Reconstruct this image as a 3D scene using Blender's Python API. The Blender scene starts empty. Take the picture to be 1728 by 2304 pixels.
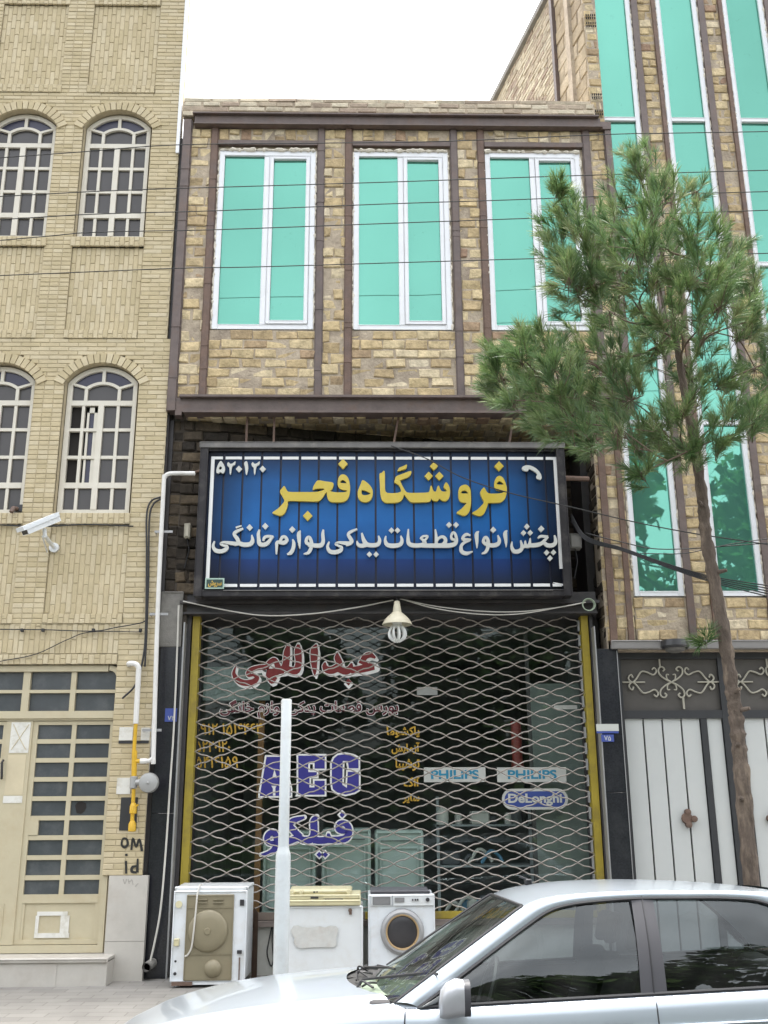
import bpy, math, random
from mathutils import Vector, Matrix
R=math.radians
rnd=random.Random(7)
sc=bpy.context.scene
col=sc.collection

# ---------------------------------------------------------------- camera
CAM=Vector((0,-10,1.5)); PITCH=R(16.5); YAW=R(-1.25); ROLL=R(-0.34)
ROT=(Matrix.Rotation(YAW,3,'Z')@Matrix.Rotation(math.pi/2+PITCH,3,'X')@Matrix.Rotation(ROLL,3,'Z'))
cd=bpy.data.cameras.new('camera'); cam=bpy.data.objects.new('camera',cd); col.objects.link(cam)
cam.matrix_world=Matrix.Translation(CAM)@ROT.to_4x4()
cd.sensor_fit='VERTICAL'; cd.sensor_height=36; cd.lens=36*2239.5/2304
cd.clip_end=500; cd.clip_start=.05
sc.camera=cam
# ---------------------------------------------------------------- sky, sun, exposure
SUN_EL=75; SUN_AZ=8
w=bpy.data.worlds.new('World'); sc.world=w; w.use_nodes=True
nt=w.node_tree; nt.nodes.clear()
sky=nt.nodes.new('ShaderNodeTexSky'); sky.sky_type='NISHITA'; sky.sun_disc=False
sky.sun_elevation=R(SUN_EL); sky.sun_rotation=R(SUN_AZ); sky.dust_density=6; sky.air_density=1.2; sky.ozone_density=1
hs=nt.nodes.new('ShaderNodeHueSaturation'); hs.inputs['Saturation'].default_value=.22
bg=nt.nodes.new('ShaderNodeBackground'); bg.inputs['Strength'].default_value=.15
wo=nt.nodes.new('ShaderNodeOutputWorld')
wt_=nt.nodes.new('ShaderNodeTexCoord'); wn=nt.nodes.new('ShaderNodeTexNoise'); wn.inputs['Scale'].default_value=2.4; wn.inputs['Detail'].default_value=7; wn.inputs['Roughness'].default_value=.55
nt.links.new(wt_.outputs['Generated'],wn.inputs['Vector'])
wr=nt.nodes.new('ShaderNodeMapRange'); wr.inputs['From Min'].default_value=.3; wr.inputs['From Max'].default_value=.7; wr.inputs['To Min'].default_value=.70; wr.inputs['To Max'].default_value=1.32; nt.links.new(wn.outputs['Fac'],wr.inputs['Value'])
wm_=nt.nodes.new('ShaderNodeMix'); wm_.data_type='RGBA'; wm_.blend_type='MULTIPLY'; wm_.inputs['Factor'].default_value=1
nt.links.new(sky.outputs[0],hs.inputs['Color']); nt.links.new(hs.outputs[0],wm_.inputs['A']); nt.links.new(wr.outputs[0],wm_.inputs['B']); nt.links.new(wm_.outputs['Result'],bg.inputs['Color']); nt.links.new(bg.outputs[0],wo.inputs['Surface'])
sl=bpy.data.lights.new('sun','SUN'); sl.energy=1.7; sl.angle=R(28); sl.color=(1,.95,.88)
sun=bpy.data.objects.new('sun',sl); col.objects.link(sun)
# sun direction: azimuth measured like the sky's rotation
sd=Vector((math.sin(R(SUN_AZ))*math.cos(R(SUN_EL)),math.cos(R(SUN_AZ))*math.cos(R(SUN_EL)),math.sin(R(SUN_EL))))
sun.rotation_euler=sd.to_track_quat('Z','Y').to_euler(); sun.location=(0,-20,30)
sc.view_settings.view_transform='Standard'; sc.view_settings.look='None'; sc.view_settings.gamma=1
sc.view_settings.exposure=2.22
sc.cycles.max_bounces=8; sc.cycles.transparent_max_bounces=24

# ---------------------------------------------------------------- helpers
def at(u,v,Y):
    d=ROT@Vector(((u-864)/2239.5,-(v-1152)/2239.5,-1)); t=(Y-CAM.y)/d.y
    return CAM+d*t
def sp(*pts_u):  # catmull-rom through points
    pass
def smooth_path(pts,n=6,closed=False):
    P=[Vector(p) for p in pts]; out=[]; N=len(P)
    rng=range(N) if closed else range(N-1)
    for i in rng:
        p0=P[(i-1)%N] if closed or i>0 else P[i]*2-P[i+1]
        p1=P[i]; p2=P[(i+1)%N]
        p3=P[(i+2)%N] if closed or i+2<N else P[i+1]*2-P[i]
        for k in range(n):
            t=k/n
            out.append(.5*((2*p1)+(p2-p0)*t+(2*p0-5*p1+4*p2-p3)*t*t+(3*p1-p0-3*p2+p3)*t**3))
    if not closed: out.append(P[-1])
    return out
class MB:
    def __init__(s): s.v=[]; s.f=[]; s.r=[]
    def add(s,vs,fs,r=None):
        o=len(s.v); s.v+= [tuple(p) for p in vs]
        for f in fs: s.f.append([i+o for i in f]); s.r.append(rnd.random() if r is None else r)
        return s
    def box(s,x0,x1,y0,y1,z0,z1,r=None):
        return s.add([(x0,y0,z0),(x1,y0,z0),(x1,y1,z0),(x0,y1,z0),(x0,y0,z1),(x1,y0,z1),(x1,y1,z1),(x0,y1,z1)],
          [(0,1,5,4),(1,2,6,5),(2,3,7,6),(3,0,4,7),(4,5,6,7),(3,2,1,0)],r)
    def rbox(s,x0,x1,y0,y1,z0,z1,b=.01,seg=3):
        # box rounded on the y-parallel and front edges: stacked rounded-rectangle rings
        def ring(y,ins):
            out=[]; rr=max(b-ins,0.0005) if ins<b else .0005
            for cx,cz,a0 in ((x1-b,z1-b,0),(x0+b,z1-b,90),(x0+b,z0+b,180),(x1-b,z0+b,270)):
                for k in range(seg+1):
                    a=R(a0+90*k/seg); out.append((cx+math.cos(a)*(b-ins),y,cz+math.sin(a)*(b-ins)))
            return out
        rings=[]
        for k in range(seg+1):
            a=R(90*k/seg); rings.append(ring(y0+b*(1-math.sin(a)),b*(1-math.cos(a))))
        rings.append(ring(y1,0)); n=len(rings[0]); o=[p for q in rings for p in q]; fs=[]
        for i in range(len(rings)-1):
            for j in range(n): fs.append((i*n+j,(i+1)*n+j,(i+1)*n+(j+1)%n,i*n+(j+1)%n))
        fs.append(tuple(range(n))); fs.append(tuple(reversed(range((len(rings)-1)*n,len(rings)*n))))
        return s.add(o,fs,rnd.random())
    def quad(s,a,b,c,d,r=None): return s.add([a,b,c,d],[(0,1,2,3)],r)
    def tube(s,pts,rad,n=8,cap=True):
        P=[Vector(p) for p in pts]; m=len(P)
        rr=rad if isinstance(rad,(list,tuple)) else [rad]*m
        up=None; vs=[]
        for i in range(m):
            t=(P[min(i+1,m-1)]-P[max(i-1,0)]).normalized()
            if up is None:
                up=Vector((0,0,1)) if abs(t.z)<.9 else Vector((1,0,0))
            a=t.cross(up)
            if a.length<1e-4: a=t.cross(Vector((0,1,0)))
            a.normalize(); b=a.cross(t).normalized(); up=b
            for k in range(n):
                q=2*math.pi*k/n; vs.append(P[i]+(a*math.cos(q)+b*math.sin(q))*rr[i])
        fs=[]
        for i in range(m-1):
            for k in range(n): fs.append((i*n+k,i*n+(k+1)%n,(i+1)*n+(k+1)%n,(i+1)*n+k))
        if cap: fs.append(tuple(reversed(range(n)))); fs.append(tuple(range((m-1)*n,m*n)))
        return s.add(vs,fs,rnd.random())
    def lathe(s,prof,c,n=28,axis='Z',r=None,cap=True):
        vs=[];m=len(prof)
        for (a,h) in prof:
            for k in range(n):
                q=2*math.pi*k/n; x,y=a*math.cos(q),a*math.sin(q)
                vs.append((c[0]+x,c[1]+y,c[2]+h) if axis=='Z' else ((c[0]+x,c[1]+h,c[2]+y) if axis=='Y' else (c[0]+h,c[1]+x,c[2]+y)))
        fs=[]
        for i in range(m-1):
            for k in range(n): fs.append((i*n+k,i*n+(k+1)%n,(i+1)*n+(k+1)%n,(i+1)*n+k))
        if cap: fs.append(tuple(range(n))); fs.append(tuple(range((m-1)*n,m*n)))
        return s.add(vs,fs,rnd.random() if r is None else r)
    def prism(s,poly,y0,y1):  # convex-ish polygon in xz, extruded along y
        n=len(poly); vs=[(x,y0,z) for x,z in poly]+[(x,y1,z) for x,z in poly]
        fs=[tuple(range(n)),tuple(reversed(range(n,2*n)))]+[(i,i+n,(i+1)%n+n,(i+1)%n) for i in range(n)]
        return s.add(vs,fs,rnd.random())
    def grid(s,rows,closed=False):
        n=len(rows[0]); vs=[p for r_ in rows for p in r_]; fs=[]
        for i in range(len(rows)-1):
            for k in range(n if closed else n-1): fs.append((i*n+k,i*n+(k+1)%n,(i+1)*n+(k+1)%n,(i+1)*n+k))
        return s.add(vs,fs,rnd.random())
    def xf(s,f): s.v=[tuple(f(Vector(p))) for p in s.v]; return s
    def build(s,name,mat,parent=None,smooth=35,fix=True):
        me=bpy.data.meshes.new(name)
        if parent is not None:
            b=Vector((0,0,0)); q=parent
            while q is not None: b+=Vector(q.location); q=q.parent
        elif s.v:
            xs=[p[0] for p in s.v]; ys=[p[1] for p in s.v]; zs=[p[2] for p in s.v]
            b=Vector(((min(xs)+max(xs))/2,(min(ys)+max(ys))/2,min(zs)))
        me.from_pydata([(p[0]-b.x,p[1]-b.y,p[2]-b.z) for p in s.v],[],s.f)
        at_=me.attributes.new('rnd','FLOAT','FACE'); at_.data.foreach_set('value',s.r)
        if fix:
            import bmesh
            bm=bmesh.new(); bm.from_mesh(me); bmesh.ops.recalc_face_normals(bm,faces=bm.faces); bm.to_mesh(me); bm.free()
        if smooth:
            me.polygons.foreach_set('use_smooth',[True]*len(me.polygons)); me.set_sharp_from_angle(angle=R(smooth))
        me.materials.append(mat)
        o=bpy.data.objects.new(name,me); col.objects.link(o)
        if parent is None: o.location=b
        else: o.parent=parent
        return o
def tag(o,label,cat,group=None):
    o['label']=label; o['category']=cat
    if group: o['group']=group
    return o
def thing(name,label,cat,loc=(0,0,0),group=None):
    o=bpy.data.objects.new(name,None); o.empty_display_size=.2; col.objects.link(o); o.location=loc
    return tag(o,label,cat,group)
def structure(o): o['kind']='structure'; return o
def dup(o,parent,off):
    c=o.copy(); col.objects.link(c); c.parent=parent; c.location=Vector(o.location)+Vector(off)
    for ch in o.children:
        d=ch.copy(); col.objects.link(d); d.parent=c
    return c

# ---------------------------------------------------------------- materials
def nodes(name):
    m=bpy.data.materials.new(name); m.use_nodes=True; t=m.node_tree; t.nodes.clear()
    o=t.nodes.new('ShaderNodeOutputMaterial'); return m,t,o
def nn(t,k,**kw):
    n=t.nodes.new(k)
    for a,b in kw.items(): setattr(n,a,b)
    return n
def c4(c): return (c[0],c[1],c[2],1)
def srgb(r,g,b): return tuple(((x/255)/12.92 if x/255<=.04045 else ((x/255+.055)/1.055)**2.4) for x in (r,g,b))
def mat(name,c,rough=.6,metal=0,var=.15,scale=5,bump=0,bscale=80,bdist=.01,coat=0,stain=None,stain_amt=.5,stain_scale=3,spec=.5,stretch=(1,1,1)):
    m,t,o=nodes(name); L=t.links.new
    p=nn(t,'ShaderNodeBsdfPrincipled'); L(p.outputs[0],o.inputs[0])
    tc=nn(t,'ShaderNodeTexCoord'); mp=nn(t,'ShaderNodeMapping'); mp.inputs['Scale'].default_value=stretch
    L(tc.outputs['Object'],mp.inputs['Vector'])
    n=nn(t,'ShaderNodeTexNoise'); n.inputs['Scale'].default_value=scale; n.inputs['Detail'].default_value=6; n.inputs['Roughness'].default_value=.65
    L(mp.outputs[0],n.inputs['Vector'])
    mx=nn(t,'ShaderNodeMix',data_type='RGBA'); mx.inputs['A'].default_value=c4([x*(1-var*1.6) for x in c]); mx.inputs['B'].default_value=c4([min(1,x*(1+var*1.6)) for x in c])
    L(n.outputs['Fac'],mx.inputs['Factor']); last=mx.outputs['Result']
    if stain:
        n2=nn(t,'ShaderNodeTexNoise'); n2.inputs['Scale'].default_value=stain_scale; n2.inputs['Detail'].default_value=8; n2.inputs['Roughness'].default_value=.7
        L(mp.outputs[0],n2.inputs['Vector'])
        r=nn(t,'ShaderNodeMapRange'); r.inputs['From Min'].default_value=.5; r.inputs['From Max'].default_value=.72; r.inputs['To Max'].default_value=stain_amt
        L(n2.outputs['Fac'],r.inputs['Value'])
        m2=nn(t,'ShaderNodeMix',data_type='RGBA'); m2.inputs['B'].default_value=c4(stain); L(last,m2.inputs['A']); L(r.outputs[0],m2.inputs['Factor']); last=m2.outputs['Result']
    L(last,p.inputs['Base Color'])
    p.inputs['Roughness'].default_value=rough; p.inputs['Metallic'].default_value=metal; p.inputs['Coat Weight'].default_value=coat; p.inputs['Specular IOR Level'].default_value=spec
    if coat: p.inputs['Coat Roughness'].default_value=.04
    if bump:
        n3=nn(t,'ShaderNodeTexNoise'); n3.inputs['Scale'].default_value=bscale; n3.inputs['Detail'].default_value=5; L(mp.outputs[0],n3.inputs['Vector'])
        b=nn(t,'ShaderNodeBump'); b.inputs['Strength'].default_value=bump; b.inputs['Distance'].default_value=bdist; L(n3.outputs['Fac'],b.inputs['Height']); L(b.outputs[0],p.inputs['Normal'])
    return m
def brickmat(name,cols,nvar=.25,nscale=9,bump=.4,bscale=45,grime=None,grime_amt=.4):
    m,t,o=nodes(name); L=t.links.new
    p=nn(t,'ShaderNodeBsdfPrincipled'); L(p.outputs[0],o.inputs[0]); p.inputs['Roughness'].default_value=.9; p.inputs['Specular IOR Level'].default_value=.2
    a=nn(t,'ShaderNodeAttribute',attribute_name='rnd'); cr=nn(t,'ShaderNodeValToRGB'); L(a.outputs['Fac'],cr.inputs[0])
    el=cr.color_ramp.elements
    while len(el)<len(cols): el.new(.5)
    for i,(pos,c) in enumerate(cols): el[i].position=pos; el[i].color=c4(c)
    tc=nn(t,'ShaderNodeTexCoord'); n=nn(t,'ShaderNodeTexNoise'); n.inputs['Scale'].default_value=nscale; n.inputs['Detail'].default_value=8; n.inputs['Roughness'].default_value=.7
    L(tc.outputs['Object'],n.inputs['Vector'])
    r=nn(t,'ShaderNodeMapRange'); r.inputs['From Min'].default_value=.3; r.inputs['From Max'].default_value=.7; r.inputs['To Min'].default_value=1-nvar; r.inputs['To Max'].default_value=1+nvar*.6
    L(n.outputs['Fac'],r.inputs['Value'])
    mx=nn(t,'ShaderNodeMix',data_type='RGBA',blend_type='MULTIPLY'); mx.inputs['Factor'].default_value=1; L(cr.outputs[0],mx.inputs['A']); L(r.outputs[0],mx.inputs['B']); last=mx.outputs['Result']
    if grime:
        n2=nn(t,'ShaderNodeTexNoise'); n2.inputs['Scale'].default_value=1.3; n2.inputs['Detail'].default_value=9; n2.inputs['Roughness'].default_value=.75; L(tc.outputs['Object'],n2.inputs['Vector'])
        r2=nn(t,'ShaderNodeMapRange'); r2.inputs['From Min'].default_value=.5; r2.inputs['From Max'].default_value=.75; r2.inputs['To Max'].default_value=grime_amt; L(n2.outputs['Fac'],r2.inputs['Value'])
        m2=nn(t,'ShaderNodeMix',data_type='RGBA'); m2.inputs['B'].default_value=c4(grime); L(last,m2.inputs['A']); L(r2.outputs[0],m2.inputs['Factor']); last=m2.outputs['Result']
    L(last,p.inputs['Base Color'])
    n3=nn(t,'ShaderNodeTexNoise'); n3.inputs['Scale'].default_value=bscale; n3.inputs['Detail'].default_value=6; L(tc.outputs['Object'],n3.inputs['Vector'])
    b=nn(t,'ShaderNodeBump'); b.inputs['Strength'].default_value=bump; b.inputs['Distance'].default_value=.015; L(n3.outputs['Fac'],b.inputs['Height']); L(b.outputs[0],p.inputs['Normal'])
    return m
def glassmat(name,tint,refl=(1,1,1),ior=1.5,rough=.01,base=0.0,dirt=0):
    m,t,o=nodes(name); L=t.links.new
    tr=nn(t,'ShaderNodeBsdfTransparent'); tr.inputs[0].default_value=c4(tint)
    gl=nn(t,'ShaderNodeBsdfGlossy'); gl.inputs['Color'].default_value=c4(refl); gl.inputs['Roughness'].default_value=rough
    fr=nn(t,'ShaderNodeFresnel'); fr.inputs[0].default_value=ior
    ma=nn(t,'ShaderNodeMath',operation='ADD'); ma.inputs[1].default_value=base; ma.use_clamp=True; L(fr.outputs[0],ma.inputs[0])
    mx=nn(t,'ShaderNodeMixShader'); L(ma.outputs[0],mx.inputs[0]); L(tr.outputs[0],mx.inputs[1]); L(gl.outputs[0],mx.inputs[2]); last=mx.outputs[0]
    if dirt:
        tc=nn(t,'ShaderNodeTexCoord'); n=nn(t,'ShaderNodeTexNoise'); n.inputs['Scale'].default_value=4; n.inputs['Detail'].default_value=8; L(tc.outputs['Object'],n.inputs['Vector'])
        r=nn(t,'ShaderNodeMapRange'); r.inputs['From Min'].default_value=.35; r.inputs['From Max'].default_value=.8; r.inputs['To Max'].default_value=dirt; L(n.outputs['Fac'],r.inputs['Value'])
        df=nn(t,'ShaderNodeBsdfDiffuse'); df.inputs[0].default_value=(.45,.45,.42,1)
        m2=nn(t,'ShaderNodeMixShader'); L(r.outputs[0],m2.inputs[0]); L(last,m2.inputs[1]); L(df.outputs[0],m2.inputs[2]); last=m2.outputs[0]
    L(last,o.inputs[0]); return m
def filmglass(name,c,diff,mix=.35):
    # mirror-film window glass: tinted reflection over a tinted body, slight pane waviness
    m,t,o=nodes(name); L=t.links.new
    gl=nn(t,'ShaderNodeBsdfGlossy'); gl.inputs['Color'].default_value=c4(c); gl.inputs['Roughness'].default_value=.015
    df=nn(t,'ShaderNodeBsdfDiffuse')
    tc=nn(t,'ShaderNodeTexCoord'); n=nn(t,'ShaderNodeTexNoise'); n.inputs['Scale'].default_value=.9; n.inputs['Detail'].default_value=2; L(tc.outputs['Object'],n.inputs['Vector'])
    b=nn(t,'ShaderNodeBump'); b.inputs['Strength'].default_value=.12; b.inputs['Distance'].default_value=.02; L(n.outputs['Fac'],b.inputs['Height']); L(b.outputs[0],gl.inputs['Normal'])
    n2=nn(t,'ShaderNodeTexNoise'); n2.inputs['Scale'].default_value=7; n2.inputs['Detail'].default_value=9; n2.inputs['Roughness'].default_value=.8; L(tc.outputs['Object'],n2.inputs['Vector'])
    r=nn(t,'ShaderNodeMapRange'); r.inputs['From Min'].default_value=.6; r.inputs['From Max'].default_value=.75; L(n2.outputs['Fac'],r.inputs['Value'])
    mc=nn(t,'ShaderNodeMix',data_type='RGBA'); mc.inputs['A'].default_value=c4(diff); mc.inputs['B'].default_value=c4([x*.55 for x in diff]); L(r.outputs[0],mc.inputs['Factor']); L(mc.outputs['Result'],df.inputs[0])
    mx=nn(t,'ShaderNodeMixShader'); mx.inputs[0].default_value=mix; L(gl.outputs[0],mx.inputs[1]); L(df.outputs[0],mx.inputs[2]); L(mx.outputs[0],o.inputs[0]); return m

M_cream=brickmat('cream_brick',[(0,(.475,.40,.25)),(.35,(.51,.43,.277)),(.7,(.54,.46,.305)),(1,(.565,.49,.34))],.12,6,.2,60,(.40,.34,.22),.45)
M_creammort=mat('cream_mortar',(.42,.355,.235),.95,var=.2,bump=.3)
M_rough=brickmat('rough_brick',[(0,(.30,.20,.14)),(.08,(.44,.335,.195)),(.5,(.55,.43,.245)),(.85,(.63,.515,.32)),(1,(.66,.57,.42))],.42,11,.9,30,(.20,.16,.11),.5)
M_roughmort=mat('rough_mortar',(.41,.34,.255),.95,var=.3,scale=14,bump=1,bscale=40,stain=(.13,.10,.08),stain_amt=.75)
M_parapet=brickmat('pale_brick',[(0,(.36,.28,.22)),(.5,(.50,.43,.32)),(1,(.58,.52,.40))],.3,9,.5,40,(.2,.17,.15),.5)
M_block=brickmat('concrete_block',[(0,(.36,.29,.20)),(.6,(.44,.36,.25)),(1,(.50,.42,.31))],.3,6,.7,30,(.25,.2,.16),.5)
M_steel=mat('painted_steel_beam',(.115,.086,.076),.55,var=.35,scale=7,bump=.25,bscale=30,stain=(.14,.082,.055),stain_amt=.7,stain_scale=5)
M_rust=mat('rusty_steel',(.135,.085,.062),.7,var=.4,scale=9,bump=.4,bscale=50,stain=(.11,.085,.08),stain_amt=.8,stain_scale=4)
M_white=mat('white_pvc_frame',(.74,.75,.77),.35,var=.03,stain=(.55,.54,.5),stain_amt=.25,stain_scale=6)
M_foam=mat('dried_foam',(.62,.57,.48),.9,var=.3,scale=25,bump=.8,bscale=60)
M_film=filmglass('green_mirror_film',(.138,.36,.285),(.15,.40,.31),.32)
M_blackst=mat('black_granite',(.018,.019,.024),.22,var=.5,scale=60,bump=.03,stain=(.05,.05,.055),stain_amt=.5,stain_scale=2)
M_conc=mat('grey_concrete',(.22,.21,.19),.9,var=.3,scale=8,bump=.6,stain=(.12,.11,.1),stain_amt=.6)
M_darkmort=mat('shaded_mortar',(.075,.062,.05),.95,var=.4,bump=.6)  # mortar of the recess, its shade put into the dark colour
M_shadebrick=brickmat('shaded_brick',[(0,(.035,.03,.025)),(.6,(.075,.06,.045)),(1,(.15,.115,.075))],.5,9,.9,30,(.035,.03,.025),.8)  # dusty dark brick, with the shade under the overhang painted into its colour
M_dark=mat('dark_painted_metal',(.035,.032,.033),.5,var=.35,bump=.15,stain=(.08,.06,.05),stain_amt=.5)
M_yellow=mat('yellow_rail_paint',(.33,.25,.025),.55,var=.2,stain=(.12,.09,.04),stain_amt=.7,stain_scale=4)
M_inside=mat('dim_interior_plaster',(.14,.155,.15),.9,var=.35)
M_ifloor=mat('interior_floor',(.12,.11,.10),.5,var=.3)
M_shopglass=glassmat('shop_glass',(.86,.92,.90),(.85,.97,.95),1.5,.01,.0,.02)
M_frostglass=mat('dull_window_glass',(.060,.056,.055),.25,var=.12,scale=1.5,spec=.45)
M_purpleglass=mat('violet_window_glass',(.035,.035,.065),.22,var=.12,scale=1.5,spec=.45)
M_doorglass=mat('dusty_door_glass',(.070,.078,.085),.2,var=.3,scale=3,spec=.55,stain=(.16,.16,.155),stain_amt=.4)
M_darkroom=mat('dark_room',(.02,.017,.015),.9)
M_creammet=mat('cream_enamel_metal',(.485,.43,.295),.5,var=.07,scale=6,stain=(.42,.33,.20),stain_amt=.45,stain_scale=5)
M_winframe=mat('cream_window_frame',(.61,.575,.49),.5,var=.06,stain=(.5,.44,.34),stain_amt=.4)
M_marble=mat('pale_marble',(.47,.445,.40),.45,var=.13,scale=4,stain=(.38,.33,.28),stain_amt=.5,stain_scale=3)
M_wire=mat('galvanised_wire',(.32,.29,.26),.5,.4,var=.2,scale=30,stain=(.24,.17,.12),stain_amt=.5,stain_scale=12)
M_signblack=mat('sign_frame_black',(.028,.026,.028),.5,spec=.25,var=.3,stain=(.11,.10,.09),stain_amt=.6,stain_scale=5,bump=.1)
M_signtop=mat('sign_frame_lit',(.14,.135,.13),.8,var=.3,stain=(.3,.28,.25),stain_amt=.5,stain_scale=9)  # paler than the black frame: light from above painted into the colour
M_letY=mat('yellow_letter_plastic',(.50,.38,.035),.35,var=.1,scale=3,stain=(.5,.44,.2),stain_amt=.3)
M_letW=mat('white_letter_plastic',(.50,.51,.475),.4,var=.05)
M_strip=mat('white_strip',(.78,.78,.76),.5,var=.05)
M_wallwhite=mat('whitewashed_plaster',(.55,.55,.50),.85,var=.12,stain=(.42,.36,.28),stain_amt=.5,bump=.3)
M_cordw=mat('pale_cord',(.55,.53,.48),.6,var=.1)
M_blackcable=mat('black_cable',(.02,.02,.022),.5)
M_greycable=mat('grey_cable',(.055,.055,.055),.9,spec=.1)
M_enamel=mat('white_enamel',(.66,.68,.68),.3,var=.04,stain=(.5,.46,.38),stain_amt=.3,stain_scale=4)
M_enamel2=mat('cool_white_enamel',(.68,.71,.73),.3,var=.04,stain=(.45,.40,.32),stain_amt=.35,stain_scale=6)
M_taupe=mat('taupe_back_panel',(.23,.20,.128),.45,var=.12,scale=3,stain=(.2,.15,.09),stain_amt=.5)
M_yelplast=mat('aged_yellow_plastic',(.60,.555,.36),.45,var=.08,stain=(.45,.36,.17),stain_amt=.5,stain_scale=7)
M_patch=mat('peeled_sticker_patch',(.52,.52,.49),.8,var=.15,scale=14,stain=(.42,.36,.31),stain_amt=.5,stain_scale=9)
M_darkplast=mat('dark_plastic',(.03,.03,.032),.4,var=.2)
M_drum=mat('dark_drum',(.035,.033,.035),.3,var=.3)
M_chrome=mat('dull_steel',(.34,.34,.34),.5,.6,var=.15)
M_pole=mat('grey_white_pole_paint',(.50,.53,.535),.5,var=.07,stain=(.36,.34,.31),stain_amt=.45,stain_scale=6)
M_carp=mat('silver_car_paint',(.44,.49,.54),.32,.55,var=.02,scale=2,coat=.7)
M_carpillar=mat('charcoal_pillar_plastic',(.042,.042,.048),.6,var=.1)
M_rubber=mat('black_rubber',(.018,.018,.02),.55,var=.2)
M_carglass=glassmat('car_side_glass',(.42,.46,.47),(.95,1,1),1.5,.006,.025,.05)
M_windsc=glassmat('windscreen_glass',(.60,.66,.62),(.9,.97,.95),1.5,.006,.02,.06)
M_carint=mat('car_interior',(.035,.034,.036),.8,var=.2)
M_dash=mat('dashboard_sheet',(.13,.165,.12),.7,var=.15)
M_tyre=mat('tyre_rubber',(.02,.02,.02),.85)
M_rim=mat('wheel_trim',(.4,.4,.41),.4,.6)
M_lamp=mat('headlamp_lens',(.6,.62,.62),.12,.2,spec=.8)
M_redlamp=mat('tail_lamp_lens',(.35,.02,.02),.2)
M_gate=mat('cream_white_gate_panel',(.50,.515,.50),.5,var=.05,stain=(.47,.46,.42),stain_amt=.25,stain_scale=5)
M_gateframe=mat('dark_gate_frame',(.032,.033,.036),.45,var=.2)
M_gatepanel=mat('dark_brown_gate_panel',(.075,.068,.060),.6,var=.2)
M_scroll=mat('pale_iron_scroll',(.40,.38,.31),.55,var=.15)
M_lintel=mat('grey_metal_lintel',(.22,.21,.20),.5,var=.15)
M_gasY=mat('yellow_gas_paint',(.60,.36,.02),.4,var=.12,stain=(.3,.18,.03),stain_amt=.5,stain_scale=9)
M_gasW=mat('white_pipe_paint',(.66,.65,.62),.5,var=.06,stain=(.42,.38,.33),stain_amt=.5,stain_scale=6)
M_gasG=mat('cast_aluminium',(.36,.36,.35),.5,.5,var=.15)
M_blue=mat('blue_plate',(.045,.075,.30),.45,var=.15)
M_paper=mat('torn_paper',(.66,.65,.60),.9,var=.1,scale=12,stain=(.42,.38,.28),stain_amt=.7,stain_scale=8)
M_paper2=mat('faded_poster',(.55,.48,.33),.9,var=.1)
M_spray=mat('black_spray_paint',(.022,.022,.02),.8,var=.3)
M_greypt=mat('grey_marker',(.33,.31,.28),.9)
M_bark=mat('pine_bark',(.105,.080,.062),.95,var=.5,scale=9,bump=1,bscale=26,bdist=.035,stain=(.27,.21,.155),stain_amt=.95,stain_scale=11,stretch=(1,1,.3))
M_shade=mat('cream_lamp_shade',(.52,.48,.36),.5,var=.1,stain=(.3,.25,.17),stain_amt=.5,stain_scale=12)
M_bulb=mat('white_spiral_bulb',(.75,.76,.74),.3,var=.03)
M_pave=None

# paving: grey tiles laid diagonally
def pavemat():
    m,t,o=nodes('pavement_tiles'); L=t.links.new
    p=nn(t,'ShaderNodeBsdfPrincipled'); L(p.outputs[0],o.inputs[0]); p.inputs['Roughness'].default_value=.85
    tc=nn(t,'ShaderNodeTexCoord'); mp=nn(t,'ShaderNodeMapping'); mp.inputs['Rotation'].default_value=(0,0,R(0)); L(tc.outputs['Object'],mp.inputs['Vector'])
    b=nn(t,'ShaderNodeTexBrick'); b.inputs['Scale'].default_value=1; b.inputs['Brick Width'].default_value=.30; b.inputs['Row Height'].default_value=.15; b.inputs['Mortar Size'].default_value=.004
    b.inputs['Color1'].default_value=(.20,.19,.175,1); b.inputs['Color2'].default_value=(.235,.225,.205,1); b.inputs['Mortar'].default_value=(.15,.14,.125,1); b.offset=.5
    L(mp.outputs[0],b.inputs['Vector'])
    n=nn(t,'ShaderNodeTexNoise'); n.inputs['Scale'].default_value=3; n.inputs['Detail'].default_value=8; L(tc.outputs['Object'],n.inputs['Vector'])
    r=nn(t,'ShaderNodeMapRange'); r.inputs['To Min'].default_value=.75; r.inputs['To Max'].default_value=1.25; L(n.outputs['Fac'],r.inputs['Value'])
    mx=nn(t,'ShaderNodeMix',data_type='RGBA',blend_type='MULTIPLY'); mx.inputs['Factor'].default_value=1; L(b.outputs['Color'],mx.inputs['A']); L(r.outputs[0],mx.inputs['B']); L(mx.outputs['Result'],p.inputs['Base Color'])
    bp=nn(t,'ShaderNodeBump'); bp.inputs['Strength'].default_value=.5; bp.inputs['Distance'].default_value=.01; bp.invert=True; L(b.outputs['Fac'],bp.inputs['Height']); L(bp.outputs[0],p.inputs['Normal'])
    return m
M_pave=pavemat()
M_asph=mat('asphalt',(.055,.055,.055),.9,var=.3,scale=20,bump=.6,bscale=150,stain=(.09,.085,.08),stain_amt=.6,stain_scale=1)
M_kerb=mat('kerb_stone',(.28,.27,.25),.85,var=.2,bump=.3)

# ---------------------------------------------------------------- ground
structure(MB().grid([[(x,-60,-.25),(x,-6.5,-.235),(x,-5.0,-.25),(x,-3.35,-.312)] for x in (-60,60)]).build('road',M_asph,smooth=0))
structure(MB().box(-60,60,-3.35,-3.1,-.6,.005).build('kerb',M_kerb,smooth=0))
structure(MB().box(-60,60,-3.1,12,-.6,0).build('pavement',M_pave,smooth=0))

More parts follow.
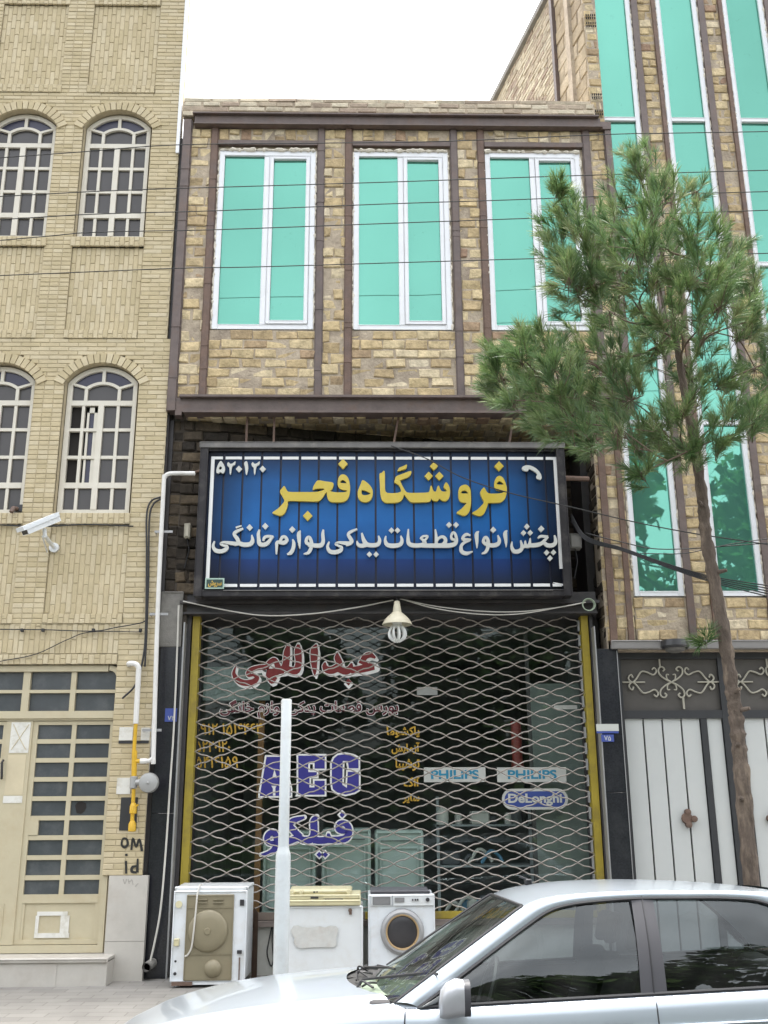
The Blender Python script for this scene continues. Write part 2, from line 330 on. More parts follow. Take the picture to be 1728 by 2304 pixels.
# ---------------------------------------------------------------- brick laying
def brick(mb,a0,a1,b0,b1,Y,prot,mp,bev=.004,jit=0):
    j=lambda s:rnd.uniform(-s,s)
    q=[(a0+j(jit),b0+j(jit)),(a1+j(jit),b0+j(jit)),(a1+j(jit),b1+j(jit)),(a0+j(jit),b1+j(jit))]
    ca=sum(p[0] for p in q)/4; cb=sum(p[1] for p in q)/4
    la=max(abs(a1-a0)/2,1e-3); lb=max(abs(b1-b0)/2,1e-3)
    ins=[(ca+(p[0]-ca)*(1-bev/la),cb+(p[1]-cb)*(1-bev/lb)) for p in q]
    yf=Y-prot
    V=[mp(p[0],p[1],Y+.03) for p in q]+[mp(p[0],p[1],yf+bev*.8) for p in q]+[mp(p[0],p[1],yf+j(jit*.7)) for p in ins]
    F=[]
    for i in range(4):
        k=(i+1)%4; F.append((i,k,k+4,i+4)); F.append((i+4,k+4,k+8,i+8))
    F.append((8,9,10,11)); mb.add(V,F,rnd.random())
def lay(mb,mo,x0,x1,z0,z1,Y,L,H,m,style='run',hole=None,bev=.004,jit=0.0,pj=.002,mdep=.006,tf=None):
    """style run: horizontal running bond; stack: stacked; vert: bricks on end in running bond."""
    T=tf or (lambda p:p)
    vert=style=='vert'
    if vert: A0,A1,B0,B1=z0,z1,x0,x1; mp=lambda a,b,y:T((b,y,a))
    else: A0,A1,B0,B1=x0,x1,z0,z1; mp=lambda a,b,y:T((a,y,b))
    nb=max(1,round((B1-B0)/(H))); h=(B1-B0)/nb
    for i in range(nb):
        b0=B0+i*h; b1=b0+h; iv=[(A0,A1)]
        if hole:
            for (c0,c1) in hole(b0,b1):
                nv=[]
                for (s,e) in iv:
                    if c1<=s or c0>=e: nv.append((s,e))
                    else:
                        if c0>s: nv.append((s,c0))
                        if c1<e: nv.append((c1,e))
                iv=nv
        for (s,e) in iv:
            if e-s<.012: continue
            mo.add([mp(s,b0,Y+mdep),mp(e,b0,Y+mdep),mp(e,b1,Y+mdep),mp(s,b1,Y+mdep)],[(0,1,2,3)])
            off=0 if style=='stack' else ((i%2)*.5 if not vert else .5*(i%2)+rnd.uniform(-.06,.06))*L
            if style=='run' : off+=rnd.uniform(-.1,.1)*L*(1 if jit else .3)
            a=A0-off
            while a<e:
                p,q=max(a+m/2,s+m*.2),min(a+L-m/2,e-m*.2)
                if jit and style=='run': q=min(q+rnd.uniform(-.02,.02),e-m*.2)
                if q-p>.02: brick(mb,p,q,b0+m/2,b1-m/2,Y,rnd.uniform(-pj,pj),mp,bev,jit)
                a+=L
# ---------------------------------------------------------------- apartment building on the left
YL=-.1
LB=thing('apartment_building','cream brick apartment building with arched windows and a cream metal door','building',(-3.8,0,0))
mb=MB(); mo=MB()
BL,BH,BM=.205,.0525,.0075
BAYS=[-2.805,-3.895,-4.985]; HW=.385
XR=-2.06; XL=-5.55
WIN=[(4.43,5.90,6.11),(7.66,9.13,9.34)]
def arch_half(z,zs,za,hw):  # half width of a segmental arch opening at height z
    if z<=zs: return hw
    h=za-zs; rad=(hw*hw+h*h)/(2*h); d=z-(za-rad)
    return math.sqrt(max(rad*rad-d*d,0)) if z<za else 0
def pil(c): return (c-HW-.325,c-HW-.01)
def floor_zone(zb,win,ztop):
    zs0,zsp,zap=win
    # vertical-brick panel under each window, soldier sill, pillars, arches
    for c in BAYS:
        lay(mb,mo,c-HW-.012,c+HW+.012,zb+.10,zs0-.13,YL+.02,.205,.054,.006,'vert')
        lay(mb,mo,c-HW-.012,c+HW+.012,zb,zb+.10,YL-.012,.10,.054,BM,'vert')
        lay(mb,mo,c-HW-.03,c+HW+.02,zs0-.13,zs0-.012,YL-.02,.118,.054,BM,'vert')
        p0,p1=pil(c)
        lay(mb,mo,p0,p1,zb,zsp,YL,.105,BH,BM,'stack')
    lay(mb,mo,BAYS[0]+HW+.014,XR,zb,zsp,YL,BL,BH,BM,'run')
    RT=.115
    def hole(b0,b1):
        z=(b0+b1)/2; out=[]
        for c in BAYS:
            # outer edge of the voussoir ring
            h=arch_half(z,zsp,zap+RT,HW+RT) if z<zap+RT else 0
            if h>0: out.append((c-h,c+h))
        return out
    lay(mb,mo,XL,XR,zsp,ztop,YL,BL,BH,BM,'run',hole)
    hh=zap-zsp; rad=(HW*HW+hh*hh)/(2*hh); am=math.asin(HW/rad)
    for c in BAYS:
        n=17
        for k in range(n):
            a0=-am*1.12+2*am*1.12*k/n; a1=-am*1.12+2*am*1.12*(k+1)/n
            def mp(a,b,y,c=c,zc=zap-rad): return (c+math.sin(a)*b,y,zc+math.cos(a)*b)
            g=.004/rad
            # each voussoir
            brick(mb,a0+g,a1-g,rad,rad+RT-.006,YL-.015,0,mp,.0008)
            mo.add([mp(a0,rad+.004,YL+.008),mp(a1,rad+.004,YL+.008),mp(a1,rad+RT,YL+.008),mp(a0,rad+RT,YL+.008)],[(0,1,2,3)])
            # soffit
            mo.add([mp(a0,rad+.003,YL-.005),mp(a1,rad+.003,YL-.005),mp(a1,rad+.003,YL+.16),mp(a0,rad+.003,YL+.16)],[(0,1,2,3)])
        for s in (-1,1):
            x=c+s*(HW+.001); mo.quad((x,YL+.0,zs0),(x,YL+.16,zs0),(x,YL+.16,zsp),(x,YL+.0,zsp))
        mo.quad((c-HW,YL-.01,zs0-.013),(c+HW,YL-.01,zs0-.013),(c+HW,YL+.16,zs0-.005),(c-HW,YL+.16,zs0-.005))
XRL=XR; XR=-2.135; BAYL=BAYS; BAYU=[c-.055 for c in BAYS]; BAYS=BAYU
floor_zone(6.40,WIN[1],9.58)
XR=-2.085; BAYS=BAYL
floor_zone(3.27,WIN[0],6.40)
XR=-2.135
# top storey panels
BAYS=BAYU
for c in BAYS:
    lay(mb,mo,c-HW-.012,c+HW+.012,9.69,10.85,YL+.02,.205,.054,.006,'vert'); lay(mb,mo,c-HW-.012,c+HW+.012,9.58,9.69,YL-.012,.1,.054,BM,'vert')
    lay(mb,mo,c-HW-.012,c+HW+.012,10.85,10.96,YL-.012,.1,.054,BM,'vert')
    p0,p1=pil(c); lay(mb,mo,p0,p1,9.58,10.96,YL,.105,BH,BM,'stack')
lay(mb,mo,BAYS[0]+HW+.014,XR,9.58,10.96,YL,BL,BH,BM,'run')
lay(mb,mo,XL,XR,10.96,12.6,YL,BL,BH,BM,'run')
XR=XRL; BAYS=BAYL
# ground floor
DX0,DX1=-4.28,-2.40
lay(mb,mo,XL,-2.43,2.97,3.27,YL,.29,.052,BM,'vert')
lay(mb,mo,-2.43,XR,.90,3.27,YL,BL,BH,BM,'run')
lay(mb,mo,DX0,-2.43,2.865,2.965,YL-.012,.098,.056,BM,'vert')
lay(mb,mo,XL,DX0,.9,2.97,YL,BL,BH,BM,'run')
wall=mb.build('brickwork',M_cream,LB,smooth=0,fix=False)
mo.build('mortar',M_creammort,LB,smooth=0,fix=False)
# core of the building behind the face (with openings for windows left as recess depth)
core=MB(); core.box(-12,XL,YL+.0,6,0,12.6)
SK=math.tan(R(12.6))
core.add([(XL,YL+.17,0),(XR-.08,YL+.035,0),(XR-.08-SK*6,6,0),(XL,6,0),(XL,YL+.17,12.6),(XR-.08,YL+.035,12.6),(XR-.08-SK*6,6,12.6),(XL,6,12.6)],[(1,2,6,5),(2,3,7,6),(4,5,6,7)])
core.quad((XL,YL+.17,2.9),(XR-.08,YL+.17,2.9),(XR-.08,YL+.17,12.6),(XL,YL+.17,12.6)); core.quad((XR-.08,YL+.012,3.2),(XR-.08,YL+.17,3.2),(XR-.08,YL+.17,12.6),(XR-.08,YL+.012,12.6))
core.quad((-2.43,YL+.06,0),(XR-.005,YL+.06,0),(XR-.005,YL+.06,3),(-2.43,YL+.06,3))
core.build('side_wall',M_creammort,LB,smooth=0)
# flashing strip against the sky
MB().box(-2.165,-2.128,-.125,-.08,8.75,12.6).build('flashing',M_white,LB,smooth=0)
MB().box(-2.134,-2.07,-.05,.0,3.27,9.0).build('dark_joint',M_dark,LB,smooth=0)
# stone base + step
for q in ((-2.36,-2.0,.335,.90),(-2.36,-2.0,0,.332),(XL,DX0,0,.9)): MB().box(q[0],q[1],YL-.016,YL+.05,q[2],q[3]).build('stone_base',M_marble,LB,smooth=0)
sp_=MB(); sp_.box(-4.5,-2.265,-.375,.25,0,.19)
for xa in (-3.0,-3.6,-4.2): sp_.box(xa-.3,xa+.296,-.38,-.37,.0,.188)
sp_.build('door_step',M_marble,LB,smooth=0)
MB().rbox(-4.52,-2.255,-.40,.25,.192,.235,.012).build('step_slab',M_marble,LB)
# arched window (one, then copies)
def arched_window(cx,z0,opened=False):
    dz=WIN[0][1]-WIN[0][0]; zs=z0+dz; za=zs+.195; hw=HW-.008; Y0=YL+.075
    x0=cx-hw; W=2*hw
    fr=MB()
    FX=lambda f:x0+W*f
    def vb(f0,f1,a,b,d=0): fr.box(FX(f0),FX(f1),Y0-d,Y0+.05,z0+a,z0+b)
    vb(0,.07,0,dz); vb(.93,1,0,dz)
    vb(.07,.93,0,.05,-.001); vb(.07,.93,.285,.345,.002); vb(.07,.93,1.215,1.272,.002)
    vb(.455,.535,.05,1.216,.004)
    for f in (.245,.735): vb(f-.021,f+.021,.05,1.216,-.003)
    vb(.47,.52,.05,.286,.001)
    for b0 in (.63,.94): vb(.07,.455,b0-.017,b0+.017,-.006); vb(.535,.93,b0-.017,b0+.017,-.006)
    # arch head
    hh=za-zs; rad=(hw*hw+hh*hh)/(2*hh); am=math.asin(hw/rad); zc=za-rad; N=20
    def band(r0,r1,am0,am1,d=0,zc=zc):
        for k in range(N):
            a0=am0+(am1-am0)*k/N; a1=am0+(am1-am0)*(k+1)/N
            P=[(cx+math.sin(a)*r,zc+math.cos(a)*r) for a,r in ((a0,r0),(a1,r0),(a1,r1),(a0,r1))]
            fr.prism(P,Y0-d,Y0+.05)
    band(rad-.05,rad,-am,am,.0015)
    r2=rad-.185; a2=math.asin(min(.99,W*.235/r2)); band(r2-.02,r2+.012,-a2,a2,.003)
    fr.box(cx-.018,cx+.018,Y0-.001,Y0+.05,zc+r2,zc+rad-.045)
    for s in (-1,1):
        fr.box(cx+s*W*.235-.017,cx+s*W*.235+.017,Y0-.002,Y0+.05,z0+1.27,zc+r2*math.cos(a2)+.004)
        xa,za_=cx+s*W*.235,zc+r2*math.cos(a2); xb,zb_=cx+s*W*.46,za_+.055
        fr.prism([(xa,za_-.012),(xb,zb_-.012),(xb,zb_+.016),(xa,za_+.016)] if s>0 else [(xb,zb_-.012),(xa,za_-.012),(xa,za_+.016),(xb,zb_+.016)],Y0-.004,Y0+.05)
    f=fr.build('window',M_winframe,LB,smooth=0)
    g=MB(); Yg=Y0+.03
    if opened: rects=[(.07,.93,.03,.30),(.49,.93,.32,1.23),(.07,.93,1.23,1.47)]
    else: rects=[(.04,.96,.03,1.47)]
    for f0,f1,a,b in rects: g.quad((FX(f0),Yg,z0+a),(FX(f1),Yg,z0+a),(FX(f1),Yg,z0+b),(FX(f0),Yg,z0+b))
    g.build('pane',M_frostglass,f,smooth=0)
    g=MB(); P=[(cx+math.sin(-am+2*am*k/N)*(rad-.02),Yg-.002,zc+math.cos(-am+2*am*k/N)*(rad-.02)) for k in range(N+1)]
    Q=[(cx+math.sin(-a2*1.9+2*a2*1.9*k/N)*(r2-.004),Yg-.002,zc+math.cos(-a2+2*a2*k/N)*r2) for k in range(N+1)]
    g.grid([P,Q]); g.build('fanlight',M_purpleglass,f,smooth=0)
    if opened:
        b=MB(); b.box(FX(.05),FX(.5),Y0+.06,Y0+.09,z0+.3,z0+1.25); b.build('dark_opening',M_darkroom,f,smooth=0)
        s=MB()
        for xx0,xx1,za0,zb0 in ((.30,.33,.35,1.2),(.40,.45,.35,1.2)): s.box(FX(xx0),FX(xx1),Y0+.02,Y0+.045,z0+za0,z0+zb0)
        s.box(FX(.30),FX(.45),Y0+.02,Y0+.045,z0+1.14,z0+1.2); s.build('open_sash',M_winframe,f,smooth=0)
        s=MB(); s.quad((FX(.33),Y0+.04,z0+.35),(FX(.40),Y0+.04,z0+.35),(FX(.40),Y0+.04,z0+1.15),(FX(.33),Y0+.04,z0+1.15)); s.build('sash_pane',M_purpleglass,f,smooth=0)
    return f
arched_window(BAYS[0],WIN[0][0]+.0,True)
w1=arched_window(BAYS[1],WIN[0][0])
dup(w1,LB,(BAYS[2]-BAYS[1],0,0))
for c in BAYS: dup(w1,LB,(c-.055-BAYS[1],0,WIN[1][0]-WIN[0][0]))
# door: cream metal double door with transom
dr=MB(); YD=YL+.06
ZT=2.86
def db(x0,x1,z0,z1,d=0,t=.05): dr.box(x0,x1,YD-d,YD+t,z0,z1)
db(-2.435,-2.385,.235,2.74,.03); db(DX0,DX0+.05,.235,ZT,.03); db(DX0+.05,-2.52,ZT-.06,ZT,.03)
# rounded top corner
for k in range(6):
    a0,a1=R(15*k),R(15*(k+1)); cx,cz=-2.51,2.735
    dr.prism([(cx+.075*math.cos(a0),cz+.075*math.sin(a0)),(cx+.125*math.cos(a0),cz+.125*math.sin(a0)),(cx+.125*math.cos(a1),cz+.125*math.sin(a1)),(cx+.075*math.cos(a1),cz+.075*math.sin(a1))],YD-.029,YD+.05)
db(DX0+.05,-2.435,2.345,2.415,.035); db(DX0+.05,-2.435,2.325,2.345,.015); db(DX0+.05,-2.435,2.592,2.622,.01)
for xa in (-2.852,-3.315,-3.80): db(xa-.028 if xa>-3 else xa-.035,xa+.022 if xa>-3 else xa+.035,2.415,ZT-.06,.012)
db(DX0+.05,-2.435,.235,.30,.03)
frame=dr.build('door_frame',M_creammet,LB,smooth=0)
g=MB(); g.quad((DX0,YD+.03,2.4),(-2.43,YD+.03,2.4),(-2.43,YD+.03,2.74),(DX0,YD+.03,2.74)); g.quad((DX0,YD+.03,2.74),(-2.50,YD+.03,2.74),(-2.50,YD+.03,2.84),(DX0,YD+.03,2.84)); g.add([(-2.505,YD+.031,2.735)]+[(-2.51+.09*math.cos(R(a)),YD+.031,2.735+.09*math.sin(R(a))) for a in range(0,91,15)],[tuple(range(8))])
g.build('transom_pane',M_doorglass,frame,smooth=0)
def leaf(xl,xr,hinge):
    dr=MB(); Yl=YD+.005
    def b(x0,x1,z0,z1,d=0,t=.04): dr.box(x0,x1,Yl-d,Yl+t,z0,z1)
    b(xl,xl+.05,.305,2.32,.004); b(xr-.03,xr,.305,2.32,.004)
    zt=2.285; pitch=.178
    gx=(xl+xr)/2+.01
    b(xl+.05,xr-.03,zt,2.32,.003); b(gx-.022,gx+.022,.70,zt,.001)
    for k in range(1,9): b(xl+.05,xr-.03,zt-pitch*k-.0,zt-pitch*k+.042,.0)
    b(xl+.05,xr-.03,.66,.735,.006); b(xl+.05,xr-.03,.305,.345,.006); b(xl+.05,xr-.03,.34,.665,-.012)
    b(xl+.05,xl+.075,.345,.66,.0); b(xr-.055,xr-.03,.345,.66,.0)
    d=dr.build('door',M_creammet,LB,smooth=0)
    g=MB(); g.quad((xl+.03,Yl+.02,.7),(xr-.02,Yl+.02,.7),(xr-.02,Yl+.02,zt+.01),(xl+.03,Yl+.02,zt+.01)); g.build('pane',M_doorglass,d,smooth=0)
    return d
d1=leaf(-3.215,-2.437,1)
# broken pane hole and lock plate
h=MB(); h.add([(-2.70+.055*math.cos(R(a))*(1+.2*math.sin(a)),YD+.022,1.51+.058*math.sin(R(a))) for a in range(0,360,40)],[tuple(range(9))]); h.build('broken_pane',M_darkroom,d1,smooth=0)
MB().box(-3.165,-3.08,YD-.002,YD+.03,1.262,1.405).build('lock_plate',M_creammet,d1,smooth=0)
d2=leaf(-4.23,-3.47,-1)
# meeting stile with notices
dr=MB(); dr.box(-3.47,-3.215,YD-.012,YD+.045,.305,2.32)
for x0,x1 in ((-3.44,-3.43),(-3.335,-3.325)): dr.box(x0,x1,YD-.02,YD-.011,.36,.66)
stile=dr.build('door_stile',M_creammet,LB,smooth=0)
for q in ((-3.42,-3.235,2.02,2.31),(-3.43,-3.25,1.555,1.62)): MB().box(q[0],q[1],YD-.016,YD-.012,q[2],q[3]).build('paper_notice',M_paper,stile,smooth=0)
n=MB(); n.box(-3.425,-3.25,YD-.015,YD-.012,1.63,2.0); n.build('faded_notice',M_paper2,stile,smooth=0)
n=MB()
for (xa,za,xb,zb) in ((-3.40,2.29,-3.33,2.16),(-3.25,2.29,-3.33,2.16),(-3.33,2.16,-3.40,2.05),(-3.33,2.16,-3.26,2.05)): n.tube([(xa,YD-.018,za),(xb,YD-.018,zb)],.004,4)
n.build('tape',M_paper2,stile,smooth=0)
n=MB(); n.tube([(-3.46,YD-.03,1.95),(-3.46,YD-.06,1.93),(-3.45,YD-.06,1.80),(-3.46,YD-.03,1.78)],.012,6); n.build('handle',M_darkplast,stile)
n=MB(); n.box(-3.03,-2.71,YD+.004,YD+.0165,.36,.40); n.box(-2.80,-2.72,YD+.004,YD+.0165,.401,.55); n.box(-3.02,-2.74,YD+.004,YD+.0165,.551,.585); n.box(-3.03,-3.0,YD+.004,YD+.0165,.401,.55)
n.build('torn_sticker',M_paper,d1,smooth=0)
for x0,x1,z0,z1 in ((-2.36,-2.23,2.13,2.255),(-2.15,-2.065,2.13,2.25),(-2.35,-2.22,1.63,1.78)): MB().box(x0,x1,YL-.007,YL-.003,z0,z1).build('wall_paper_scrap',M_paper,LB,smooth=0)
MB().box(-2.36,-2.07,YL-.0085,YL-.007,2.10,2.125).build('dark_strip',M_darkplast,LB,smooth=0); MB().box(-2.30,-2.14,YL-.006,YL-.002,1.30,1.60).build('dark_patch',M_darkplast,LB,smooth=0)
# graffiti (sprayed letters)
def stroke_poly(pts):
    """closed outline of a brush stroke given (x,y,halfwidth) points, y down"""
    P=smooth_path([Vector(p) for p in pts],5); Ls=[];Rs=[]
    for i,p in enumerate(P):
        a=P[max(i-1,0)]; b=P[min(i+1,len(P)-1)]; d=Vector((b.x-a.x,b.y-a.y)); 
        if d.length<1e-6: d=Vector((1,0))
        d.normalize(); n_=Vector((-d.y,d.x)); h_=max(p.z,.5)
        Ls.append((p.x+n_.x*h_,p.y+n_.y*h_)); Rs.append((p.x-n_.x*h_,p.y-n_.y*h_))
    return Ls,Rs
def strokes_mesh(strokes,to,depth,y,grow=0,off=(0,0),step=.00015):
    """flat strips with a little thickness; to(px,py,Y) gives the world point"""
    m=MB(); k=0
    for s in strokes:
        s=[(a+off[0],b+off[1],h_+grow) for a,b,h_ in s]
        # extend ends a little when growing
        Ls,Rs=stroke_poly(s); yy=y-step*k; k+=1
        fr=[to(a,b,yy) for a,b in Ls]; fl=[to(a,b,yy) for a,b in Rs]
        br=[p+Vector((0,depth,0)) for p in fr]; bl=[p+Vector((0,depth,0)) for p in fl]
        m.grid([fl,fr]); m.grid([bl,fl]); m.grid([fr,br])
        m.quad(fl[0],fr[0],br[0],bl[0]); m.quad(fl[-1],fr[-1],br[-1],bl[-1])
        # round the ends
        for e,(pl,pr) in ((0,(Ls[0],Rs[0])),(1,(Ls[-1],Rs[-1]))):
            cx,cy=(pl[0]+pr[0])/2,(pl[1]+pr[1])/2; r_=math.hypot(pl[0]-pr[0],pl[1]-pr[1])/2
            if grow and r_>1: m.add([to(cx+r_*math.cos(t*math.pi/6),cy+r_*math.sin(t*math.pi/6),yy-step*.5) for t in range(12)],[tuple(range(12))])
    return m
def dot(cx,cy,r_): return [(cx-r_*.999,cy,.6),(cx,cy,r_*.98),(cx+r_*.999,cy,.6)]
def diamond_mesh(m,to,cx,cy,r_,y,depth,off=(0,0)):
    P=[to(cx+off[0]+dx*r_,cy+off[1]+dy*r_,y) for dx,dy in ((0,-1.05),(1,0),(0,1.05),(-1,0))]; B=[p+Vector((0,depth,0)) for p in P]
    m.add(P+B,[(0,1,2,3),(0,4,5,1),(1,5,6,2),(2,6,7,3),(3,7,4,0)])
Zb=lambda ox,oy,s:(lambda x,y,Y:at(ox+x/s,oy+y/s,Y))
zb=Zb(0,1780,4.1475)
G=[[(1140,455,9),(1135,500,10),(1160,525,11),(1190,500,12),(1185,455,10),(1160,440,9),(1140,450,8)],
   [(1225,550,10),(1240,440,9),(1270,520,10),(1300,450,10),(1325,560,12)],
   [(1175,650,10),(1177,770,10)],[(1178,585,11),(1180,605,12)],
   [(1285,630,8),(1280,760,14)],[(1275,700,10),(1235,710,12),(1230,750,13),(1275,760,10)],[(1370,660,4),(1350,745,5)]]
strokes_mesh(G,zb,.004,YL-.006).build('graffiti',M_spray,LB,smooth=0)
G=[[(1150,820,3),(1165,865,3),(1180,820,3)],[(1195,820,3),(1205,865,3)],[(1195,845,3),(1225,835,3),(1225,820,3)],[(1235,830,3),(1240,875,3)],[(1260,890,3),(1290,860,3)]]
strokes_mesh(G,zb,.003,YL-.0185).build('scribbled_number',M_greypt,LB,smooth=0)

# ---------------------------------------------------------------- shop building
YS=-.1
SB=thing('shop_building','narrow two storey shop of rough yellow brick with brown steel posts and green windows','building',(.4,0,0))
WX=[(-1.66,-.55),(-.11,.98),(1.41,2.52)]; WZ0,WZ1=6.52,8.80
mb=MB(); mo=MB()
POST=[(-2.085,-2.0),(-1.755,-1.69),(-.52,-.455),(-.20,-.135),(1.02,1.085),(1.335,1.40),(2.57,2.64),(2.83,2.90)]
RJ=dict(bev=.010,jit=.010,pj=.012,mdep=.008)
for i,(a,b) in enumerate(WX):
    l,r_=POST[1+2*i][1],POST[2+2*i][0]
    lay(mb,mo,l,r_,5.72,WZ0-.01,YS,.245,.118,.016,'run',**RJ)
    lay(mb,mo,l,r_,8.93,9.10,YS,.17,.125,.016,'vert',**RJ)
for i in (0,2,4,6):
    lay(mb,mo,POST[i][1],POST[i+1][0],5.72,9.10,YS,.21,.128,.018,'run',**RJ)
mb.build('brick_wall',M_rough,SB,smooth=25,fix=False); mo.build('mortar',M_roughmort,SB,smooth=0,fix=False)
for i,(a,b) in enumerate(POST):
    p=MB(); z0,z1=(5.55,9.2) if i in (0,7) else (5.715,9.13)
    p.box(a,b,YS-.035 if i in (0,7) else YS-.022,YS+.1,z0,z1); p.box(a-.012,a,YS-.006,YS+.1,z0,z1); p.box(b,b+.012,YS-.006,YS+.1,z0,z1)
    # weld marks / laps
    for k in range(5):
        z=rnd.uniform(z0+.2,z1-.3); p.box(a-.004,b+.004,YS-.040 if i in(0,7) else YS-.026,YS,z,z+rnd.uniform(.01,.05))
    p.build('steel_post',M_rust if i in (1,3,5) else M_steel,SB,smooth=0)
for i,(a,b) in enumerate(WX):
    l,r_=POST[1+2*i][1]+.012,POST[2+2*i][0]-.012
    MB().box(l,r_,YS-.028,YS+.08,8.865,8.925).build('steel_lintel',M_steel,SB,smooth=0)
bm=MB(); bm.box(-1.96,2.78,YS-.06,YS+.1,9.12,9.235); bm.box(-1.98,2.76,YS-.10,YS+.1,9.236,9.255); bm.box(-1.96,2.80,YS-.085,YS+.1,9.105,9.119)
bm.box(2.78,2.905,YS-.05,YS+.1,9.10,9.20); bm.build('roof_beam',M_steel,SB,smooth=0)
mb=MB(); mo=MB(); lay(mb,mo,-2.115,2.74,9.256,9.46,YS-.02,.215,.068,.012,'run',bev=.006,jit=.004,pj=.006,mdep=.01)
lay(mb,mo,-2.10,2.70,9.46,9.525,YS-.005,.33,.065,.012,'run',bev=.008,jit=.008,pj=.008,mdep=.01)
mb.box(-2.11,2.76,YS+.03,YS+.22,9.256,9.46,.5); mb.box(-2.04,2.74,YS+.025,YS+.22,9.458,9.51,.4)
par=mb.build('parapet',M_parapet,SB,smooth=25,fix=False)
mo.build('parapet_mortar',M_roughmort,par,smooth=0,fix=False)
# back-up wall behind the bricks
bw=MB()
xs=[-2.05]+[v for p in WX for v in p]+[2.89]
for i in range(0,8,2): bw.box(xs[i]-.0,xs[i+1],YS+.02,YS+.2,5.6,9.2)
for a,b in WX: bw.box(a,b,YS+.02,YS+.2,5.6,WZ0); bw.box(a,b,YS+.02,YS+.2,WZ1,9.2)
bw.build('backing_wall',M_roughmort,SB,smooth=0)
rf=MB(); rf.add([(-2.05,YS+.2,9.3),(2.7,YS+.2,9.3),(2.7-SK*8,8,9.3),(-2.05-SK*8,8,9.3),(-2.05,YS+.2,5.5),(2.7,YS+.2,5.5),(2.7-SK*8,8,5.5),(-2.05-SK*8,8,5.5)],[(0,1,2,3),(1,5,6,2),(2,6,7,3),(0,3,7,4)]); rf.build('roof',M_conc,SB,smooth=0)
# bottom beam (I section) of the overhang
bm=MB(); bm.box(-1.93,2.84,YS-.03,YS+.02,5.535,5.685); bm.box(-1.95,2.86,YS-.085,YS+.1,5.686,5.712); bm.box(-1.90,2.86,YS-.085,YS+.1,5.508,5.534)
bm.box(-2.0,-1.93,YS-.02,YS+.1,5.50,5.70); bm.build('overhang_beam',M_steel,SB,smooth=0)
# windows
for i,(a,b) in enumerate(WX):
    fr=MB(); Y0=YS+.0; m_=(a+b)/2-.005; fw=.062
    fr.rbox(a,a+fw,Y0,Y0+.07,WZ0,WZ1,.006); fr.rbox(b-fw,b,Y0,Y0+.07,WZ0,WZ1,.006)
    fr.rbox(a+fw-.001,b-fw+.001,Y0+.001,Y0+.07,WZ0,WZ0+fw,.006); fr.rbox(a+fw-.001,b-fw+.001,Y0+.001,Y0+.07,WZ1-fw,WZ1,.006)
    fr.rbox(m_-.032,m_+.032,Y0+.002,Y0+.07,WZ0+fw,WZ1-fw,.006)
    f=fr.build('window',M_white,SB)
    s=MB(); s0,s1=m_+.034,b-fw-.002; t=.045; za,zb_=WZ0+fw+.002,WZ1-fw-.002
    s.rbox(s0,s0+t,Y0-.008,Y0+.05,za,zb_,.006); s.rbox(s1-t,s1,Y0-.008,Y0+.05,za,zb_,.006); s.rbox(s0+t-.001,s1-t+.001,Y0-.007,Y0+.05,za,za+t,.006); s.rbox(s0+t-.001,s1-t+.001,Y0-.007,Y0+.05,zb_-t,zb_,.006)
    s.build('sash',M_white,f)
    for x0,x1 in ((a+fw-.01,m_-.02),(s0+t-.01,s1-t+.01)):
        g=MB(); ti=rnd.uniform(-.004,.004); g.quad((x0,Y0+.03,WZ0+.05),(x1,Y0+.03+ti,WZ0+.05),(x1,Y0+.035+ti,WZ1-.05),(x0,Y0+.035,WZ1-.05)); g.build('pane',M_film,f,smooth=0)
    # dried foam round the frame
    fo=MB()
    def bead(p,q,r0,r1,d):
        n=int((Vector(q)-Vector(p)).length/.028); P=[Vector(p).lerp(Vector(q),k/n)+Vector((rnd.uniform(-d,d),0,rnd.uniform(-d,d))) for k in range(n+1)]
        fo.tube(P,[rnd.uniform(r0,r1)*(1 if rnd.random()<.75 else .25) for k in P],7)
    bead((a,YS+.002,WZ1+.014),(b,YS+.002,WZ1+.014),.012,.030,.006)
    for side in (a-.006,b+.006): bead((side,YS+.006,WZ0),(side,YS+.006,WZ1),.004,.017,.004)
    fo.build('foam_seal',M_foam,f)
# overhang soffit, skewed upper back wall
sf=MB(); mo=MB()
SK2=.78/3.6
def tfw(p):  # skewed wall: depth grows to the right
    return (p[0],p[1]+.0+max(0,(p[0]+1.75))*SK2,p[2])
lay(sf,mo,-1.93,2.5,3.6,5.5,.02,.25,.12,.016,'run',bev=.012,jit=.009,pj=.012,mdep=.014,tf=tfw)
sf.build('recess_wall',M_shadebrick,SB,smooth=25,fix=False); mo.build('recess_mortar',M_darkmort,SB,smooth=0,fix=False)
so=MB(); mo=MB()
def tfs(p): return (p[0],p[2]-10+YS+.02,5.505-(p[1])*-1) # lay on ceiling
lay(so,mo,-1.9,2.83,10.0,11.0,0,.13,.22,.016,'run',bev=.012,jit=.009,pj=.01,mdep=.012,tf=lambda p:(p[0],p[2]-10+YS+.04,5.50+p[1]))
so.build('soffit',M_rough,SB,smooth=25); mo.build('soffit_mortar',M_roughmort,SB,smooth=0)
MB().box(2.40,2.53,.38,.9,0,5.5).build('recess_corner_filler',M_dark,SB,smooth=0)
rr_=MB(); mo=MB(); lay(rr_,mo,.0,1.2,3.02,5.5,0,.25,.12,.016,'run',bev=.012,jit=.009,pj=.012,mdep=.014,tf=lambda p:(2.475+p[1],.03+p[0],p[2])); rr_.build('recess_side',M_shadebrick,SB,smooth=25); mo.box(2.49,2.52,.02,1.3,3.0,5.5); mo.build('recess_side_mortar',M_darkmort,SB,smooth=0)
